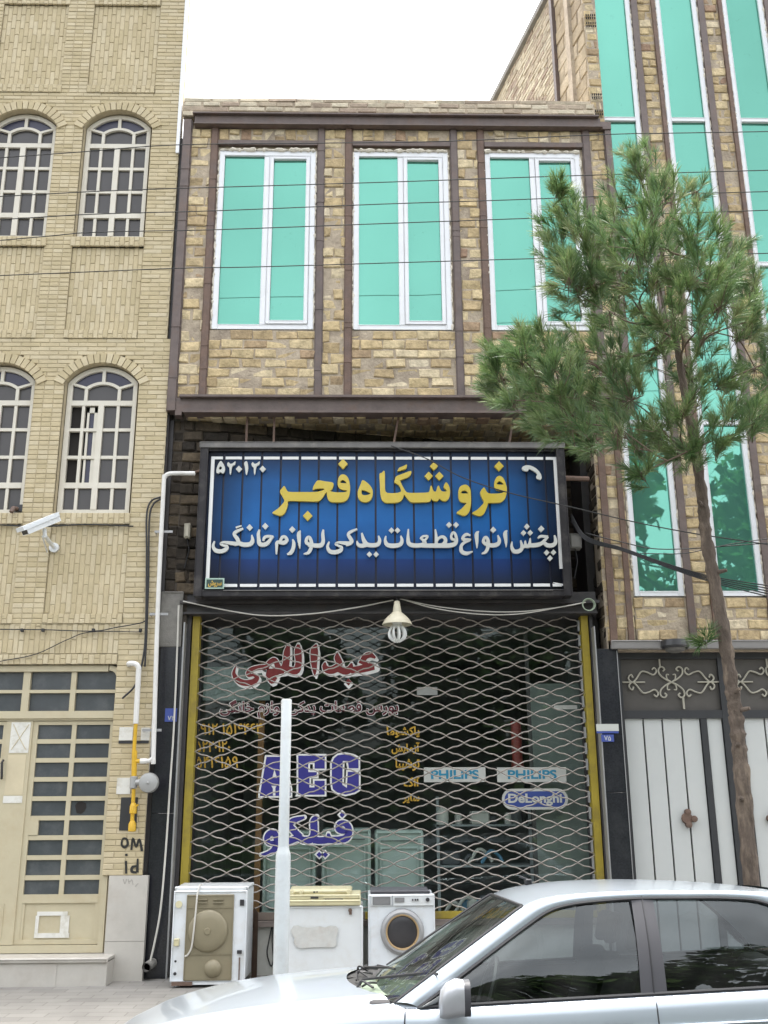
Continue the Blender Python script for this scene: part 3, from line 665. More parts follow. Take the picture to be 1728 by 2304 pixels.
# left brick stub, columns, concrete
lc=MB(); mo=MB(); lay(lc,mo,-2.05,-1.80,3.62,5.5,.04,.25,.12,.016,'run',bev=.012,jit=.009,pj=.012,mdep=.014); lc.build('side_pier',M_shadebrick,SB,smooth=25,fix=False)
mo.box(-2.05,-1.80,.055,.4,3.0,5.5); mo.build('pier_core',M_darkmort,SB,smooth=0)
MB().rbox(-2.06,-1.83,.0,.4,3.05,3.62,.012).build('concrete_pier',M_conc,SB)
MB().box(-2.075,-2.032,.02,.35,0,5.5).build('dark_gap_filler',M_dark,SB,smooth=0)
pl=MB(); pl.rbox(-2.03,-1.80,0,.35,0,1.45,.004); pl.rbox(-2.03,-1.80,.0,.35,1.453,3.05,.004); pl.build('stone_pillar',M_blackst,SB)
MB().box(-1.812,-1.797,-.006,.3,0,3.3).build('edge_trim',M_chrome,SB,smooth=0)
pl=MB(); pl.rbox(2.36,2.575,.0,.4,0,1.62,.004); pl.rbox(2.36,2.575,.0,.4,1.623,3.02,.004); pl.build('stone_pillar',M_blackst,SB)
e=MB(); e.box(2.345,2.358,-.004,.3,0,3.25); e.box(2.560,2.568,-.004,.0,0,3.0); e.build('edge_trim',M_chrome,SB,smooth=0)
# lintel above the grille
li=MB(); li.box(-1.84,2.40,.06,.36,3.385,3.62); li.box(-1.86,2.42,-.02,.36,3.49,3.52); li.box(-1.84,2.40,.02,.1,3.39,3.41); li.build('shopfront_lintel',M_dark,SB,smooth=0)
# low wall under the window
lw=MB(); lw.box(-1.68,2.33,.16,.55,0,.42); lw.build('low_wall',M_wallwhite,SB,smooth=0)
MB().rbox(-1.68,2.33,.10,.58,.42,.475,.006).build('window_ledge',mat('brown_ledge',(.20,.165,.145),.7),SB)
for a_,b_ in ((-1.805,-1.757),(2.332,2.365)): MB().box(a_,b_,.12,.6,0,3.5).build('side_jamb',M_dark,SB,smooth=0)
# interior
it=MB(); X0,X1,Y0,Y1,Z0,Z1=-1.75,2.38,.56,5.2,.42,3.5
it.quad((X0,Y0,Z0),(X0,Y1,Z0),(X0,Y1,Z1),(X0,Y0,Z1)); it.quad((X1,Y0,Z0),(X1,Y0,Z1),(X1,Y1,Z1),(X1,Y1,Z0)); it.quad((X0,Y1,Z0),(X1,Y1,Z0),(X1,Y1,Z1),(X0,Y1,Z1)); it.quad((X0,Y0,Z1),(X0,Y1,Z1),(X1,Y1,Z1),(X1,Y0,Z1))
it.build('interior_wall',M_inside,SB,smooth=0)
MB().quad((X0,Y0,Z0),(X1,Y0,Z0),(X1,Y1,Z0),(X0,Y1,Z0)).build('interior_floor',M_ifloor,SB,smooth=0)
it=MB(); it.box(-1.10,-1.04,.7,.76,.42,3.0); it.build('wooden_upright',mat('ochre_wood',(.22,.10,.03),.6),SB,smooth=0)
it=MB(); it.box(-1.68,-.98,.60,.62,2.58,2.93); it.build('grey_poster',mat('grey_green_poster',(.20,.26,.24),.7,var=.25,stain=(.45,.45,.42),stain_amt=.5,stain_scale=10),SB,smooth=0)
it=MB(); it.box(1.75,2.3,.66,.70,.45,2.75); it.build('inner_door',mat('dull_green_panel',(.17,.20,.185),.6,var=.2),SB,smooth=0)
# shop window with its lettering
YG=.44
SW=MB(); SW.quad((-1.70,YG,.47),(2.30,YG,.47),(2.30,YG,3.42),(-1.70,YG,3.42)); swin=SW.build('shop_window',M_shopglass,SB,smooth=0)
fr=MB(); fr.box(-1.72,-1.68,YG-.02,YG+.04,.47,3.4); fr.box(2.26,2.31,YG-.02,YG+.04,.47,3.4); fr.box(1.70,1.74,YG+.006,YG+.05,.475,3.32); fr.box(-1.68,2.26,YG-.02,YG+.04,3.32,3.4)
fr.build('frame',M_dark,swin,smooth=0)
def text_mesh(body,size,world,scale_x=1,bold=0,extrude=.0,shear=0):
    """returns MB of flat text; world(px,pz)->point, local units = metres, origin at text's left-bottom, also (w,h)"""
    c=bpy.data.curves.new('lettering','FONT'); c.body=body; c.size=1; c.offset=bold; c.shear=shear; c.resolution_u=4
    o=bpy.data.objects.new('lettering',c); col.objects.link(o)
    dg=bpy.context.evaluated_depsgraph_get(); dg.update(); me=bpy.data.meshes.new_from_object(o.evaluated_get(dg))
    V=[v.co.copy() for v in me.vertices]; F=[list(p.vertices) for p in me.polygons]
    bpy.data.objects.remove(o); bpy.data.curves.remove(c); bpy.data.meshes.remove(me)
    x0=min(v.x for v in V); x1=max(v.x for v in V); y0=min(v.y for v in V); y1=max(v.y for v in V)
    m=MB(); m.add([world((v.x-x0)/(x1-x0),(v.y-y0)/(y1-y0)) for v in V],F); return m
def text_box(body,u0,u1,v0,v1,Y,bold=0):
    """text stretched into the image-measured rectangle u0..u1, v0..v1 on the plane y=Y"""
    a=at(u0,v1,Y); b=at(u1,v0,Y)
    return text_mesh(body,1,lambda x,y:(a.x+(b.x-a.x)*x,Y,a.z+(b.z-a.z)*y),bold=bold)
AR={'ا':(0xFE8D,0xFE8E),'آ':(0xFE81,0xFE82),'ب':(0xFE8F,),'پ':(0xFB56,),'ت':(0xFE95,),'ج':(0xFE9D,),'خ':(0xFEA5,),'د':(0xFEA9,0xFEAA),'ر':(0xFEAD,0xFEAE),'ز':(0xFEAF,0xFEB0),
 'س':(0xFEB1,),'ش':(0xFEB5,),'ط':(0xFEC1,),'ع':(0xFEC9,),'ف':(0xFED1,),'ق':(0xFED5,),'ک':(0xFB8E,),'گ':(0xFB92,),'ل':(0xFEDD,),'م':(0xFEE1,),'ن':(0xFEE5,),'و':(0xFEED,0xFEEE),'ه':(0xFEE9,),'ی':(0xFBFC,)}
def shape(s):
    out=[]
    for i,ch in enumerate(s):
        if ch not in AR: out.append(ch); continue
        f=AR[ch]; prev=i>0 and s[i-1] in AR and len(AR[s[i-1]])==1; nxt=i+1<len(s) and s[i+1] in AR
        if len(f)==2: out.append(chr(f[1] if prev else f[0]))
        else: out.append(chr(f[0]+(3 if prev and nxt else 1 if prev else 2 if nxt else 0)))
    return ''.join(reversed(out))
YT=YG-.004
M_redl=mat('red_vinyl',(.20,.014,.014),.5,var=.1); M_marl=mat('maroon_vinyl',(.12,.02,.03),.5,var=.1); M_whl=mat('white_vinyl',(.80,.80,.77),.5,var=.05); M_blul=mat('blue_vinyl',(.032,.028,.235),.5,var=.08); M_oral=mat('ochre_vinyl',(.50,.30,.03),.5,var=.1); M_tea=mat('teal_vinyl',(.02,.22,.36),.5)
R1=Zb(420,1400,6.9125); s2=1521
RED=[[(760,690,10),(735,800,28),(800,905,44),(920,945,48),(1040,925,46),(1095,860,34),(1040,822,22),(965,825,28),(955,780,30),(1010,735,36),(1130,705,38),(1250,695,40)],
 [(1230,725,40),(1290,625,36),(1360,585,36),(1400,640,40),(1420,735,55),(1340,790,70),(1240,775,60)],[(1265,830,36),(1325,925,34),(1385,850,30)],[(1380,760,60),(1510,735,60)],
 [(1580,370,28),(1560,470,50),(1545,640,54),(1510,740,58)],[(s2+215,345,20),(s2+210,450,54),(s2+220,620,50),(s2+190,745,56),(s2+100,750,56),(s2+10,715,55)],
 [(s2+495,345,14),(s2+465,440,58),(s2+460,600,52),(s2+468,740,34),(s2+470,830,8)],
 [(s2+820,475,14),(s2+825,560,48),(s2+860,640,44),(s2+830,700,60),(s2+740,745,58),(s2+660,735,54),(s2+625,680,38),(s2+635,625,12)],
 [(s2+850,720,60),(s2+950,760,58),(s2+1020,720,52),(s2+1045,635,14)],[(s2+1030,750,50),(s2+1180,730,58),(s2+1300,700,64),(s2+1400,690,50)],[(s2+1195,650,50),(s2+1250,545,44),(s2+1330,510,44),(s2+1415,555,16)],[(s2+1230,640,50),(s2+1280,690,55)]]
wl=strokes_mesh(RED,R1,.0005,YT,10,(26,34)); diamond_mesh(wl,R1,s2+995,930,78,YT,.0005,(6,30)); 
wl2=strokes_mesh(RED,R1,.0005,YT-.0025,14,(2,2)); wl.v and wl.add(wl2.v,wl2.f); wl.build('lettering_shadow',M_whl,swin,smooth=0,fix=False)
rl=strokes_mesh(RED,R1,.0005,YT-.005); diamond_mesh(rl,R1,s2+995,930,52,YT-.005,.0005); rl.build('lettering',M_redl,swin,smooth=0,fix=False)['label']='large red handwritten style shop name with white shadow'
def outlined(body,u0,u1,v0,v1,mf,ow,b=.012,name='lettering'):
    text_box(body,u0-1.5,u1+1.5,v0-1.5,v1+1.5,YT,b+ow).build(name+'_outline',M_whl,swin,smooth=0,fix=False)
    text_box(body,u0,u1,v0,v1,YT-.003,b).build(name,mf,swin,smooth=0,fix=False)
outlined(shape('بورس قطعات یدکی لوازم خانگی'),494,896,1573,1616,M_marl,.03,.022)
YN=[('۰۹۱۲ ۱۵۱۶۴۶۴',443,590,1628,1653),('۵۲۲۰۱۲۰',440,518,1668,1692),('۵۴۱۶۱۵۹',440,536,1702,1728)]
for b,u0,u1,v0,v1 in YN:
    q=MB()
    for k,(du,dv) in enumerate(((-.6,0),(.6,0),(0,-.5),(0,.5))): t_=text_box(b,u0+du,u1+du,v0+dv,v1+dv,YT-.0003*k,0); q.add(t_.v,t_.f)
    q.build('phone_number',M_oral,swin,smooth=0,fix=False)
for b,u0,u1,v0,v1 in (('پاکشوما',870,944,1634,1662),('آزمایش',881,944,1670,1697),('توشیبا',890,944,1705,1735),('آاگ',908,944,1748,1770),('سایر',906,944,1785,1808)): text_box(shape(b),u0,u1,v0,v1,YT,.03).build('brand_list_word',M_oral,swin,smooth=0,fix=False)
# block letters
Z3=Zb(560,1670,5.53)
def polys(name,m_,plist,y,holes=()):
    c=bpy.data.curves.new(name,'CURVE'); c.dimensions='2D'; c.fill_mode='FRONT'
    for P in plist:
        s=c.splines.new('POLY'); s.points.add(len(P)-1); s.use_cyclic_u=True
        for k,(x,yy) in enumerate(P): s.points[k].co=(x,-yy,0,1)
    o=bpy.data.objects.new(name,c); col.objects.link(o); dg=bpy.context.evaluated_depsgraph_get(); dg.update(); me=bpy.data.meshes.new_from_object(o.evaluated_get(dg))
    V=[v.co.copy() for v in me.vertices]; F=[list(p.vertices) for p in me.polygons]; bpy.data.objects.remove(o); bpy.data.curves.remove(c); bpy.data.meshes.remove(me); return V,F
def flat(P,to,y,mb_):
    V,F=polys('p',None,P,y); mb_.add([to(v.x,-v.y,y) for v in V],F)
A_o=[(215,165),(440,165),(535,575),(535,685),(120,685),(120,655),(205,165)]
A_h=[[(318,330),(290,445),(350,445)],[(278,540),(345,540),(330,575),(330,665),(298,665),(298,575)]]
E_o=[(588,148),(962,148),(962,350),(752,350),(752,290),(800,265),(860,350),(868,440),(800,470),(752,470),(962,455),(962,672),(580,672),(600,640)]
E_o=[(588,150),(960,150),(960,345),(800,345),(800,270),(755,270),(755,355),(862,355),(862,445),(770,445),(770,545),(800,545),(800,462),(960,462),(960,670),(582,670),(598,640),(598,180)]
G_o=[(1015,260),(1045,190),(1100,145),(1200,130),(1300,150),(1380,190),(1380,340),(1230,340),(1215,250),(1185,250),(1178,520),(1205,540),(1215,350),(1385,355),(1385,600),(1320,640),(1200,668),(1090,640),(1030,590),(1015,500)]
bg_=MB(); wt=MB()
def grow_poly(P,g):
    cx=sum(p[0] for p in P)/len(P); cy=sum(p[1] for p in P)/len(P); out=[]
    n=len(P); area=sum(P[i][0]*P[(i+1)%n][1]-P[(i+1)%n][0]*P[i][1] for i in range(n))
    for i in range(n):
        a=Vector(P[i-1]); b=Vector(P[i]); c=Vector(P[(i+1)%n]); d1=(b-a); d2=(c-b)
        if d1.length<1e-6 or d2.length<1e-6: out.append(tuple(b)); continue
        d1.normalize(); d2.normalize(); n1=Vector((d1.y,-d1.x)); n2=Vector((d2.y,-d2.x)); s=n1+n2
        s=n1 if s.length<.2 else s/ max(s.length_squared/2,.5)
        out.append(tuple(b+s*g*(1 if area>0 else -1)))
    return out
for P in (A_o,E_o,G_o): flat([grow_poly(P,5)],Z3,YT,wt)
for P,H in ((A_o,A_h),(E_o,[]),(G_o,[])): flat([grow_poly(P,-17)]+H,Z3,YT-.003,bg_)
wt.build('block_lettering_outline',M_whl,swin,smooth=0,fix=False); bg_.build('block_lettering',M_blul,swin,smooth=0,fix=False)['label']='large blue block capitals with white edge'
Z4=Zb(560,1790,5.53)
BLU=[[(150,735,10),(260,710,28),(330,650,38),(345,560,36),(320,470,36),(260,470,36),(225,530,36),(250,590,30),(330,590,30)],
 [(340,560,34),(480,570,40),(600,530,40),(690,560,40)],[(690,270,16),(560,310,34),(510,360,34),(560,440,40),(640,520,40)],[(845,260,16),(810,320,44),(810,480,44),(760,550,46),(660,550,36)],
 [(800,550,44),(900,560,42),(985,540,40),(990,470,14)],[(980,550,40),(1120,550,42),(1220,520,44),(1245,420,40),(1200,350,36),(1130,350,34),(1110,410,34),(1160,440,34),(1240,430,30)]]
wl=strokes_mesh(BLU,Z4,.0005,YT,17)
for p in ((1160,240,62),(875,735,60),(950,735,60)): diamond_mesh(wl,Z4,*p,YT-.0015,.0005)
wl.build('script_lettering_outline',M_whl,swin,smooth=0,fix=False)
bl=strokes_mesh(BLU,Z4,.0005,YT-.004)
for p in ((1160,240,34),(875,735,34),(950,735,34)): diamond_mesh(bl,Z4,*p,YT-.0055,.0005)
bl.build('script_lettering',M_blul,swin,smooth=0,fix=False)
# stickers with latin names
def sticker(u0,u1,v0,v1,Y=YT):
    a=at(u0,v1,Y); b=at(u1,v0,Y); return MB().box(a.x,b.x,Y,Y+.002,a.z,b.z)
for u0,u1,t0,t1 in ((954,1092,970,1077),(1119,1273,1143,1252)):
    s=sticker(u0,u1,1726,1760).build('white_sticker',M_letW,swin,smooth=0); text_box('PHILIPS',t0,t1,1732,1753,YT-.003,.028).build('sticker_text',M_tea,s,smooth=0,fix=False)
def stadium(u0,u1,v0,v1,Y):
    a=at(u0,v1,Y); b=at(u1,v0,Y); r_=(b.z-a.z)/2; P=[]
    for k in range(9): t=R(-90+180*k/8); P.append((b.x-r_+r_*math.cos(t),a.z+r_+r_*math.sin(t)))
    for k in range(9): t=R(90+180*k/8); P.append((a.x+r_+r_*math.cos(t),a.z+r_+r_*math.sin(t)))
    return MB().prism(P,Y,Y+.001)
s=stadium(1130,1277,1774,1822,YT).build('oval_sticker',M_letW,swin,smooth=0); stadium(1136,1271,1780,1816,YT-.002).build('oval_sticker_field',mat('navy_vinyl',(.03,.06,.25),.5),s,smooth=0)
text_box("De'Longhi".replace("'",''),1144,1264,1785,1813,YT-.004,.032).build('sticker_text',M_letW,s,smooth=0,fix=False)
s=sticker(938,984,1546,1564); s.build('paper_note',mat('grey_note',(.30,.31,.29),.8),swin,smooth=0)
n=MB(); n.box(1.98,2.22,YT,YT+.002,2.46,2.50); n.build('door_catch',M_letW,swin,smooth=0)

# ---------------------------------------------------------------- security grille
GR=thing('security_grille','closed wavy lattice security grille with yellow side rails across the shop front','grille',(.3,.2,.45))
YGR=.2; p0=at(491,1419,YGR); p1=at(491+82*9,1419,YGR); per=.3575; hp=per/2; dzr=.0712
WAVE=((0,0),(.14,.2),(.36,.45),(.64,.55),(.86,.8),(1,1))
gm=MB(); j=-4
zt=p0.z
xs0=p0.x-per*.0; nL=math.floor((xs0+1.70)/hp); 
for j in range(-4,41):
    zc=zt-dzr*(j+.5)
    pts=[]; k=-nL
    while xs0+hp*k<2.26-.02:
        # node heights alternate: even node is up for even rows
        up=((k+j)%2==0); za_=zc+dzr/2 if up else zc-dzr/2; zb_=zc-dzr/2 if up else zc+dzr/2
        for t,q in WAVE[:-1]:
            pts.append((xs0+hp*(k+t),YGR+(.006 if up else -.006)*(1-2*t),za_+(zb_-za_)*q))
        k+=1
    pts.append((xs0+hp*k,YGR,zb_))
    if zc<.50 or zc>3.44: continue
    gm.tube(pts,.0069,5)
    for k2 in range(-nL,k+1):
        if (k2+j)%2==0: gm.lathe([(.001,-.013),(.009,-.011),(.009,.011),(.001,.013)],(xs0+hp*k2,YGR,zc+dzr/2),6,'Y')
gm.build('lattice',M_wire,GR)
for (x0,x1) in ((-1.745,-1.672),(2.252,2.322)): 
    r_=MB(); r_.box(x0,x1,YGR-.06,YGR-.045,.48,3.4); r_.box(x0,x0+.012,YGR-.045,YGR+.06,.48,3.4); r_.box(x1-.012,x1,YGR-.045,YGR+.06,.48,3.4); r_.build('guide_rail',M_yellow,GR,smooth=0)
MB().box(.02,2.24,YGR-.03,YGR+.03,.476,.54).build('bottom_bar',M_yellow,GR,smooth=0); MB().box(-1.655,.018,YGR-.03,YGR+.03,.476,.54).build('bottom_bar',mat('brown_bar',(.17,.135,.11),.7),GR,smooth=0)
b=MB()
for k in range(18): b.box(2.225,2.242,YGR-.02,YGR+.02,.6+k*.155,.6+k*.155+.11)
b.build('side_links',M_chrome,GR,smooth=0)

# ---------------------------------------------------------------- shop sign
YSG=-.16
SG=thing('shop_sign','blue shop sign with raised yellow and white persian lettering in a black frame','sign',(.2,YSG,3.58))
a=at(448,1332,YSG); b=at(1278,1000,YSG)
SX0,SX1,SZ0,SZ1=-1.70,2.115,3.525,5.17
def signmat():
    m,t,o=nodes('blue_sign_panel'); L=t.links.new; p=nn(t,'ShaderNodeBsdfPrincipled'); L(p.outputs[0],o.inputs[0]); p.inputs['Roughness'].default_value=.45; p.inputs['Specular IOR Level'].default_value=.2
    tc=nn(t,'ShaderNodeTexCoord'); sx=nn(t,'ShaderNodeSeparateXYZ'); L(tc.outputs['Generated'],sx.inputs[0])
    cr=nn(t,'ShaderNodeValToRGB'); el=cr.color_ramp.elements
    while len(el)<7: el.new(.5)
    for e_,(q,c) in zip(el,((0,(.010,.014,.022)),(.06,(.012,.02,.045)),(.215,(.010,.035,.14)),(.225,(.010,.062,.21)),(.50,(.012,.105,.32)),(.78,(.012,.078,.23)),(1,(.012,.018,.035)))): e_.position=q; e_.color=c4(c)
    L(sx.outputs['Z'],cr.inputs[0])
    # printed panel darkens to black at both ends
    cr2=nn(t,'ShaderNodeValToRGB'); el=cr2.color_ramp.elements
    while len(el)<4: el.new(.5)
    for e_,(q,c) in zip(el,((0,.12),(.13,1),(.84,1),(.975,.15))): e_.position=q; e_.color=(c,c,c,1)
    L(sx.outputs['X'],cr2.inputs[0])
    n=nn(t,'ShaderNodeTexNoise'); n.inputs['Scale'].default_value=4; n.inputs['Detail'].default_value=8; L(tc.outputs['Object'],n.inputs['Vector'])
    r=nn(t,'ShaderNodeMapRange'); r.inputs['To Min'].default_value=.8; r.inputs['To Max'].default_value=1.2; L(n.outputs['Fac'],r.inputs['Value'])
    mx=nn(t,'ShaderNodeMix',data_type='RGBA',blend_type='MULTIPLY'); mx.inputs['Factor'].default_value=1; L(cr.outputs[0],mx.inputs['A']); L(cr2.outputs[0],mx.inputs['B'])
    m2=nn(t,'ShaderNodeMix',data_type='RGBA',blend_type='MULTIPLY'); m2.inputs['Factor'].default_value=1; L(mx.outputs['Result'],m2.inputs['A']); L(r.outputs[0],m2.inputs['B'])
    L(m2.outputs['Result'],p.inputs['Base Color']); return m
pn=MB(); ix0,ix1,iz0,iz1=SX0+.085,SX1-.085,SZ0+.072,SZ1-.085
pu=(ix1-ix0); slw=43*pu/((1.0)*pu)  # slat pitch from the photo
first=at(501,1100,YSG).x; pitch=(at(501+43*9,1100,YSG).x-first)/9
xx=[ix0]; x=first
while x<ix1-.02: xx.append(x); x+=pitch
xx.append(ix1)
for k in range(len(xx)-1):
    pn.box(xx[k]+.010,xx[k+1]-.010,YSG+.030,YSG+.045,iz0,iz1)
pnl=pn.build('panel',signmat(),SG,smooth=0)
MB().box(ix0-.01,ix1+.01,YSG+.046,YSG+.10,iz0-.01,iz1+.01).build('backboard',mat('dark_blue_groove',(.008,.012,.035),.5),SG,smooth=0)
fr=MB(); t=.085
fr.rbox(SX0,SX0+t,YSG-.03,YSG+.13,SZ0,SZ1,.008); fr.rbox(SX1-t,SX1,YSG-.03,YSG+.13,SZ0,SZ1,.008)
fr.rbox(SX0+t-.002,SX1-t+.002,YSG-.028,YSG+.13,SZ0,SZ0+.07,.008)
fr.rbox(SX0+t-.002,SX1-t+.002,YSG-.028,YSG+.13,SZ1-.055,SZ1,.008); fr.box(SX0+t,SX1-t,YSG+.0,YSG+.03,SZ1-.085,SZ1-.055)
fr.build('frame',M_signblack,SG)
tp=MB(); tp.rbox(SX0-.01,SX1+.01,YSG-.036,YSG+.135,SZ1-.062,SZ1+.004,.006); tp.build('frame_top',M_signtop,SG)
tp=MB(); tp.box(SX0+.3,SX1-.2,YSG-.034,YSG-.026,SZ0+.058,SZ0+.066); tp.build('frame_bead',M_signtop,SG,smooth=0)
st=MB(); bz0,bz1=at(800,1316,YSG).z,at(800,1026,YSG).z; bx0,bx1=at(473,1150,YSG).x+.0,at(1256,1150,YSG).x
for k in range(len(xx)-1):
    l,r_=max(xx[k]+.014,bx0),min(xx[k+1]-.014,bx1)
    if r_-l<.03: continue
    st.box(l,r_,YSG+.022,YSG+.029,bz1-.03,bz1); st.box(l,r_,YSG+.022,YSG+.029,bz0-.014,bz0+.016)
st.box(bx0-.018,bx0+.018,YSG+.021,YSG+.028,bz0+.05,bz1); st.box(bx1-.016,bx1+.016,YSG+.021,YSG+.028,bz0+.17,bz1)
st.add([(bx1-.09,YSG+.02,bz0+.025),(bx1+.01,YSG+.02,bz0-.01),(bx1+.01,YSG+.02,bz0+.012),(bx1-.09,YSG+.02,bz0+.03)],[(0,1,2,3)])
st.build('white_border',M_strip,SG,smooth=0)
YL2=YSG-.005
zA=(440,980);zB=(700,980);zC=(980,980)
def raised(mb_,polylist,to,y,d):
    sm=[[(p.x,p.y) for p in smooth_path([Vector((a,b)) for a,b in P],3,True)] for P in polylist]
    V,F=polys('p',None,sm,y); mb_.add([to(v.x,-v.y,y) for v in V],F)
    for P in sm:
        f=[to(a,b,y) for a,b in P]; f.append(f[0]); bk=[p+Vector((0,d,0)) for p in f]; mb_.grid([bk,f])
tB=Zb(700,980,5.53); tA=Zb(440,980,5.53); tC=Zb(980,980,5.53)
YEL=[]
yl=MB()
FER=[(790,500),(830,515),(860,560),(885,640),(886,700),(870,770),(840,812),(800,832),(730,836),(660,838),(650,860),(640,890),(620,940),(595,980),(560,1000),(520,995),(455,965),(520,922),(570,872),(602,828),(582,785),(555,715),(572,675),(605,645),(635,695),(665,718),(740,722),(820,715),(848,700),(838,684),(790,682),(750,662),(732,635),(735,570),(755,525)]
raised(yl,[FER,[(760,603),(778,575),(800,567),(825,582),(845,608),(800,610)]],tC,YL2,.04)
raised(yl,[[(360,610),(400,620),(430,660),(440,720),(441,850),(425,930),(395,980),(350,997),(310,985),(262,960),(320,912),(365,865),(385,838),(340,832),(305,818),(286,770),(285,690),(305,635)],[(318,715),(340,684),(375,686),(408,716),(365,720)]],tC,YL2,.04)
SHIN=[(1678,580),(1713,620),(1728,680),(1726,740),(1708,790),(1668,815),(1623,805),(1598,785),(1575,812),(1540,815),(1510,802),(1497,787),(1480,815),(1450,826),(1350,830),(1250,830),(1215,805),(1180,765),(1158,737),(1145,775),(1115,815),(1070,832),(1000,836),(930,835),(890,810),(870,770),(860,700),(855,590),(850,480),(880,462),(905,437),(918,465),(919,570),(921,670),(932,702),(965,715),(1050,715),(1105,703),(1120,680),(1105,640),(1080,608),(1037,580),(1045,540),(1060,507),(1130,478),(1245,440),(1225,505),(1150,540),(1110,557),(1120,590),(1150,650),(1180,695),(1220,712),(1330,712),(1440,708),(1470,692),(1485,630),(1500,628),(1515,672),(1532,695),(1555,692),(1570,640),(1590,622),(1605,665),(1625,690),(1660,697),(1688,688),(1672,668),(1648,640)]
raised(yl,[SHIN],tB,YL2,.04)
raised(yl,[[(1075,442),(1085,418),(1097,400),(1145,380),(1192,360),(1180,410),(1125,428)]],tB,YL2,.04)
raised(yl,[[(640,555),(690,580),(740,630),(767,690),(760,765),(728,812),(675,830),(620,815),(585,770),(580,700),(597,650),(618,600)],[(628,682),(665,682),(710,703),(738,722),(690,740),(637,735)]],tB,YL2,.04)
FJR=[(400,482),(440,500),(470,550),(485,630),(483,700),(465,770),(430,812),(380,828),(310,828),(250,825),(215,800),(197,750),(190,702),(150,765),(110,805),(60,820),(-100,816),(-276,814),(-288,850),(-303,910),(-333,970),(-378,996),(-428,985),(-483,960),(-418,912),(-368,862),(-333,815),(-350,770),(-388,700),(-366,660),(-333,627),(-302,680),(-270,700),(-120,702),(20,702),(110,692),(165,668),(140,657),(60,662),(20,674),(30,630),(50,595),(85,558),(180,570),(277,590),(262,665),(240,680),(255,697),(330,707),(420,703),(446,690),(435,680),(380,670),(345,645),(330,600),(340,530),(365,492)]
raised(yl,[FJR,[(360,583),(385,553),(415,560),(440,590),(400,592)]],tB,YL2,.04)
for (to,cx,cy,r_) in ((tC,790,380,58),(tB,1528,380,50),(tB,1463,503,52),(tB,1595,503,52),(tB,397,352,60),(tA,1395,998,60)): diamond_mesh(yl,to,cx,cy,r_,YL2,.04)
yl.build('yellow_lettering',M_letY,SG,smooth=30,fix=False)
# dark backing edge of the raised yellow letters
wh=MB()
raised(wh,[[(315,315),(345,350),(365,400),(360,450),(335,470),(310,455),(285,468),(260,460),(262,410),(285,350)],[(290,405),(310,382),(330,402),(305,425)]],tA,YL2,.025)
for dx in (0,302): raised(wh,[[(393+dx,350),(410+dx,330),(430+dx,350),(460+dx,345),(495+dx,320),(490+dx,360),(455+dx,385),(440+dx,475),(425+dx,475),(420+dx,400),(400+dx,380)]],tA,YL2,.025)
raised(wh,[[(605,340),(640,320),(655,400),(640,480),(625,478),(615,400)]],tA,YL2,.025)
for cx in (540,835): diamond_mesh(wh,tA,cx,415,40,YL2,.025)
wh.build('phone_digits',M_letW,SG,smooth=30,fix=False)
ph=MB(); raised(ph,[[(1075,410),(1090,382),(1140,368),(1200,380),(1260,415),(1303,465),(1320,510),(1310,548),(1262,535),(1254,503),(1266,480),(1235,450),(1190,425),(1162,415),(1150,440),(1100,438)]],tC,YL2,.025); ph.build('handset_emblem',M_letW,SG,smooth=30,fix=False)
tD=Zb(440,1150,5.53); eo=1438; go=2986  # zoom offsets of the second and third strips
def E_(L): return [(x+eo,y,h_) for x,y,h_ in L]
def G_(L): return [(x+go,y,h_) for x,y,h_ in L]
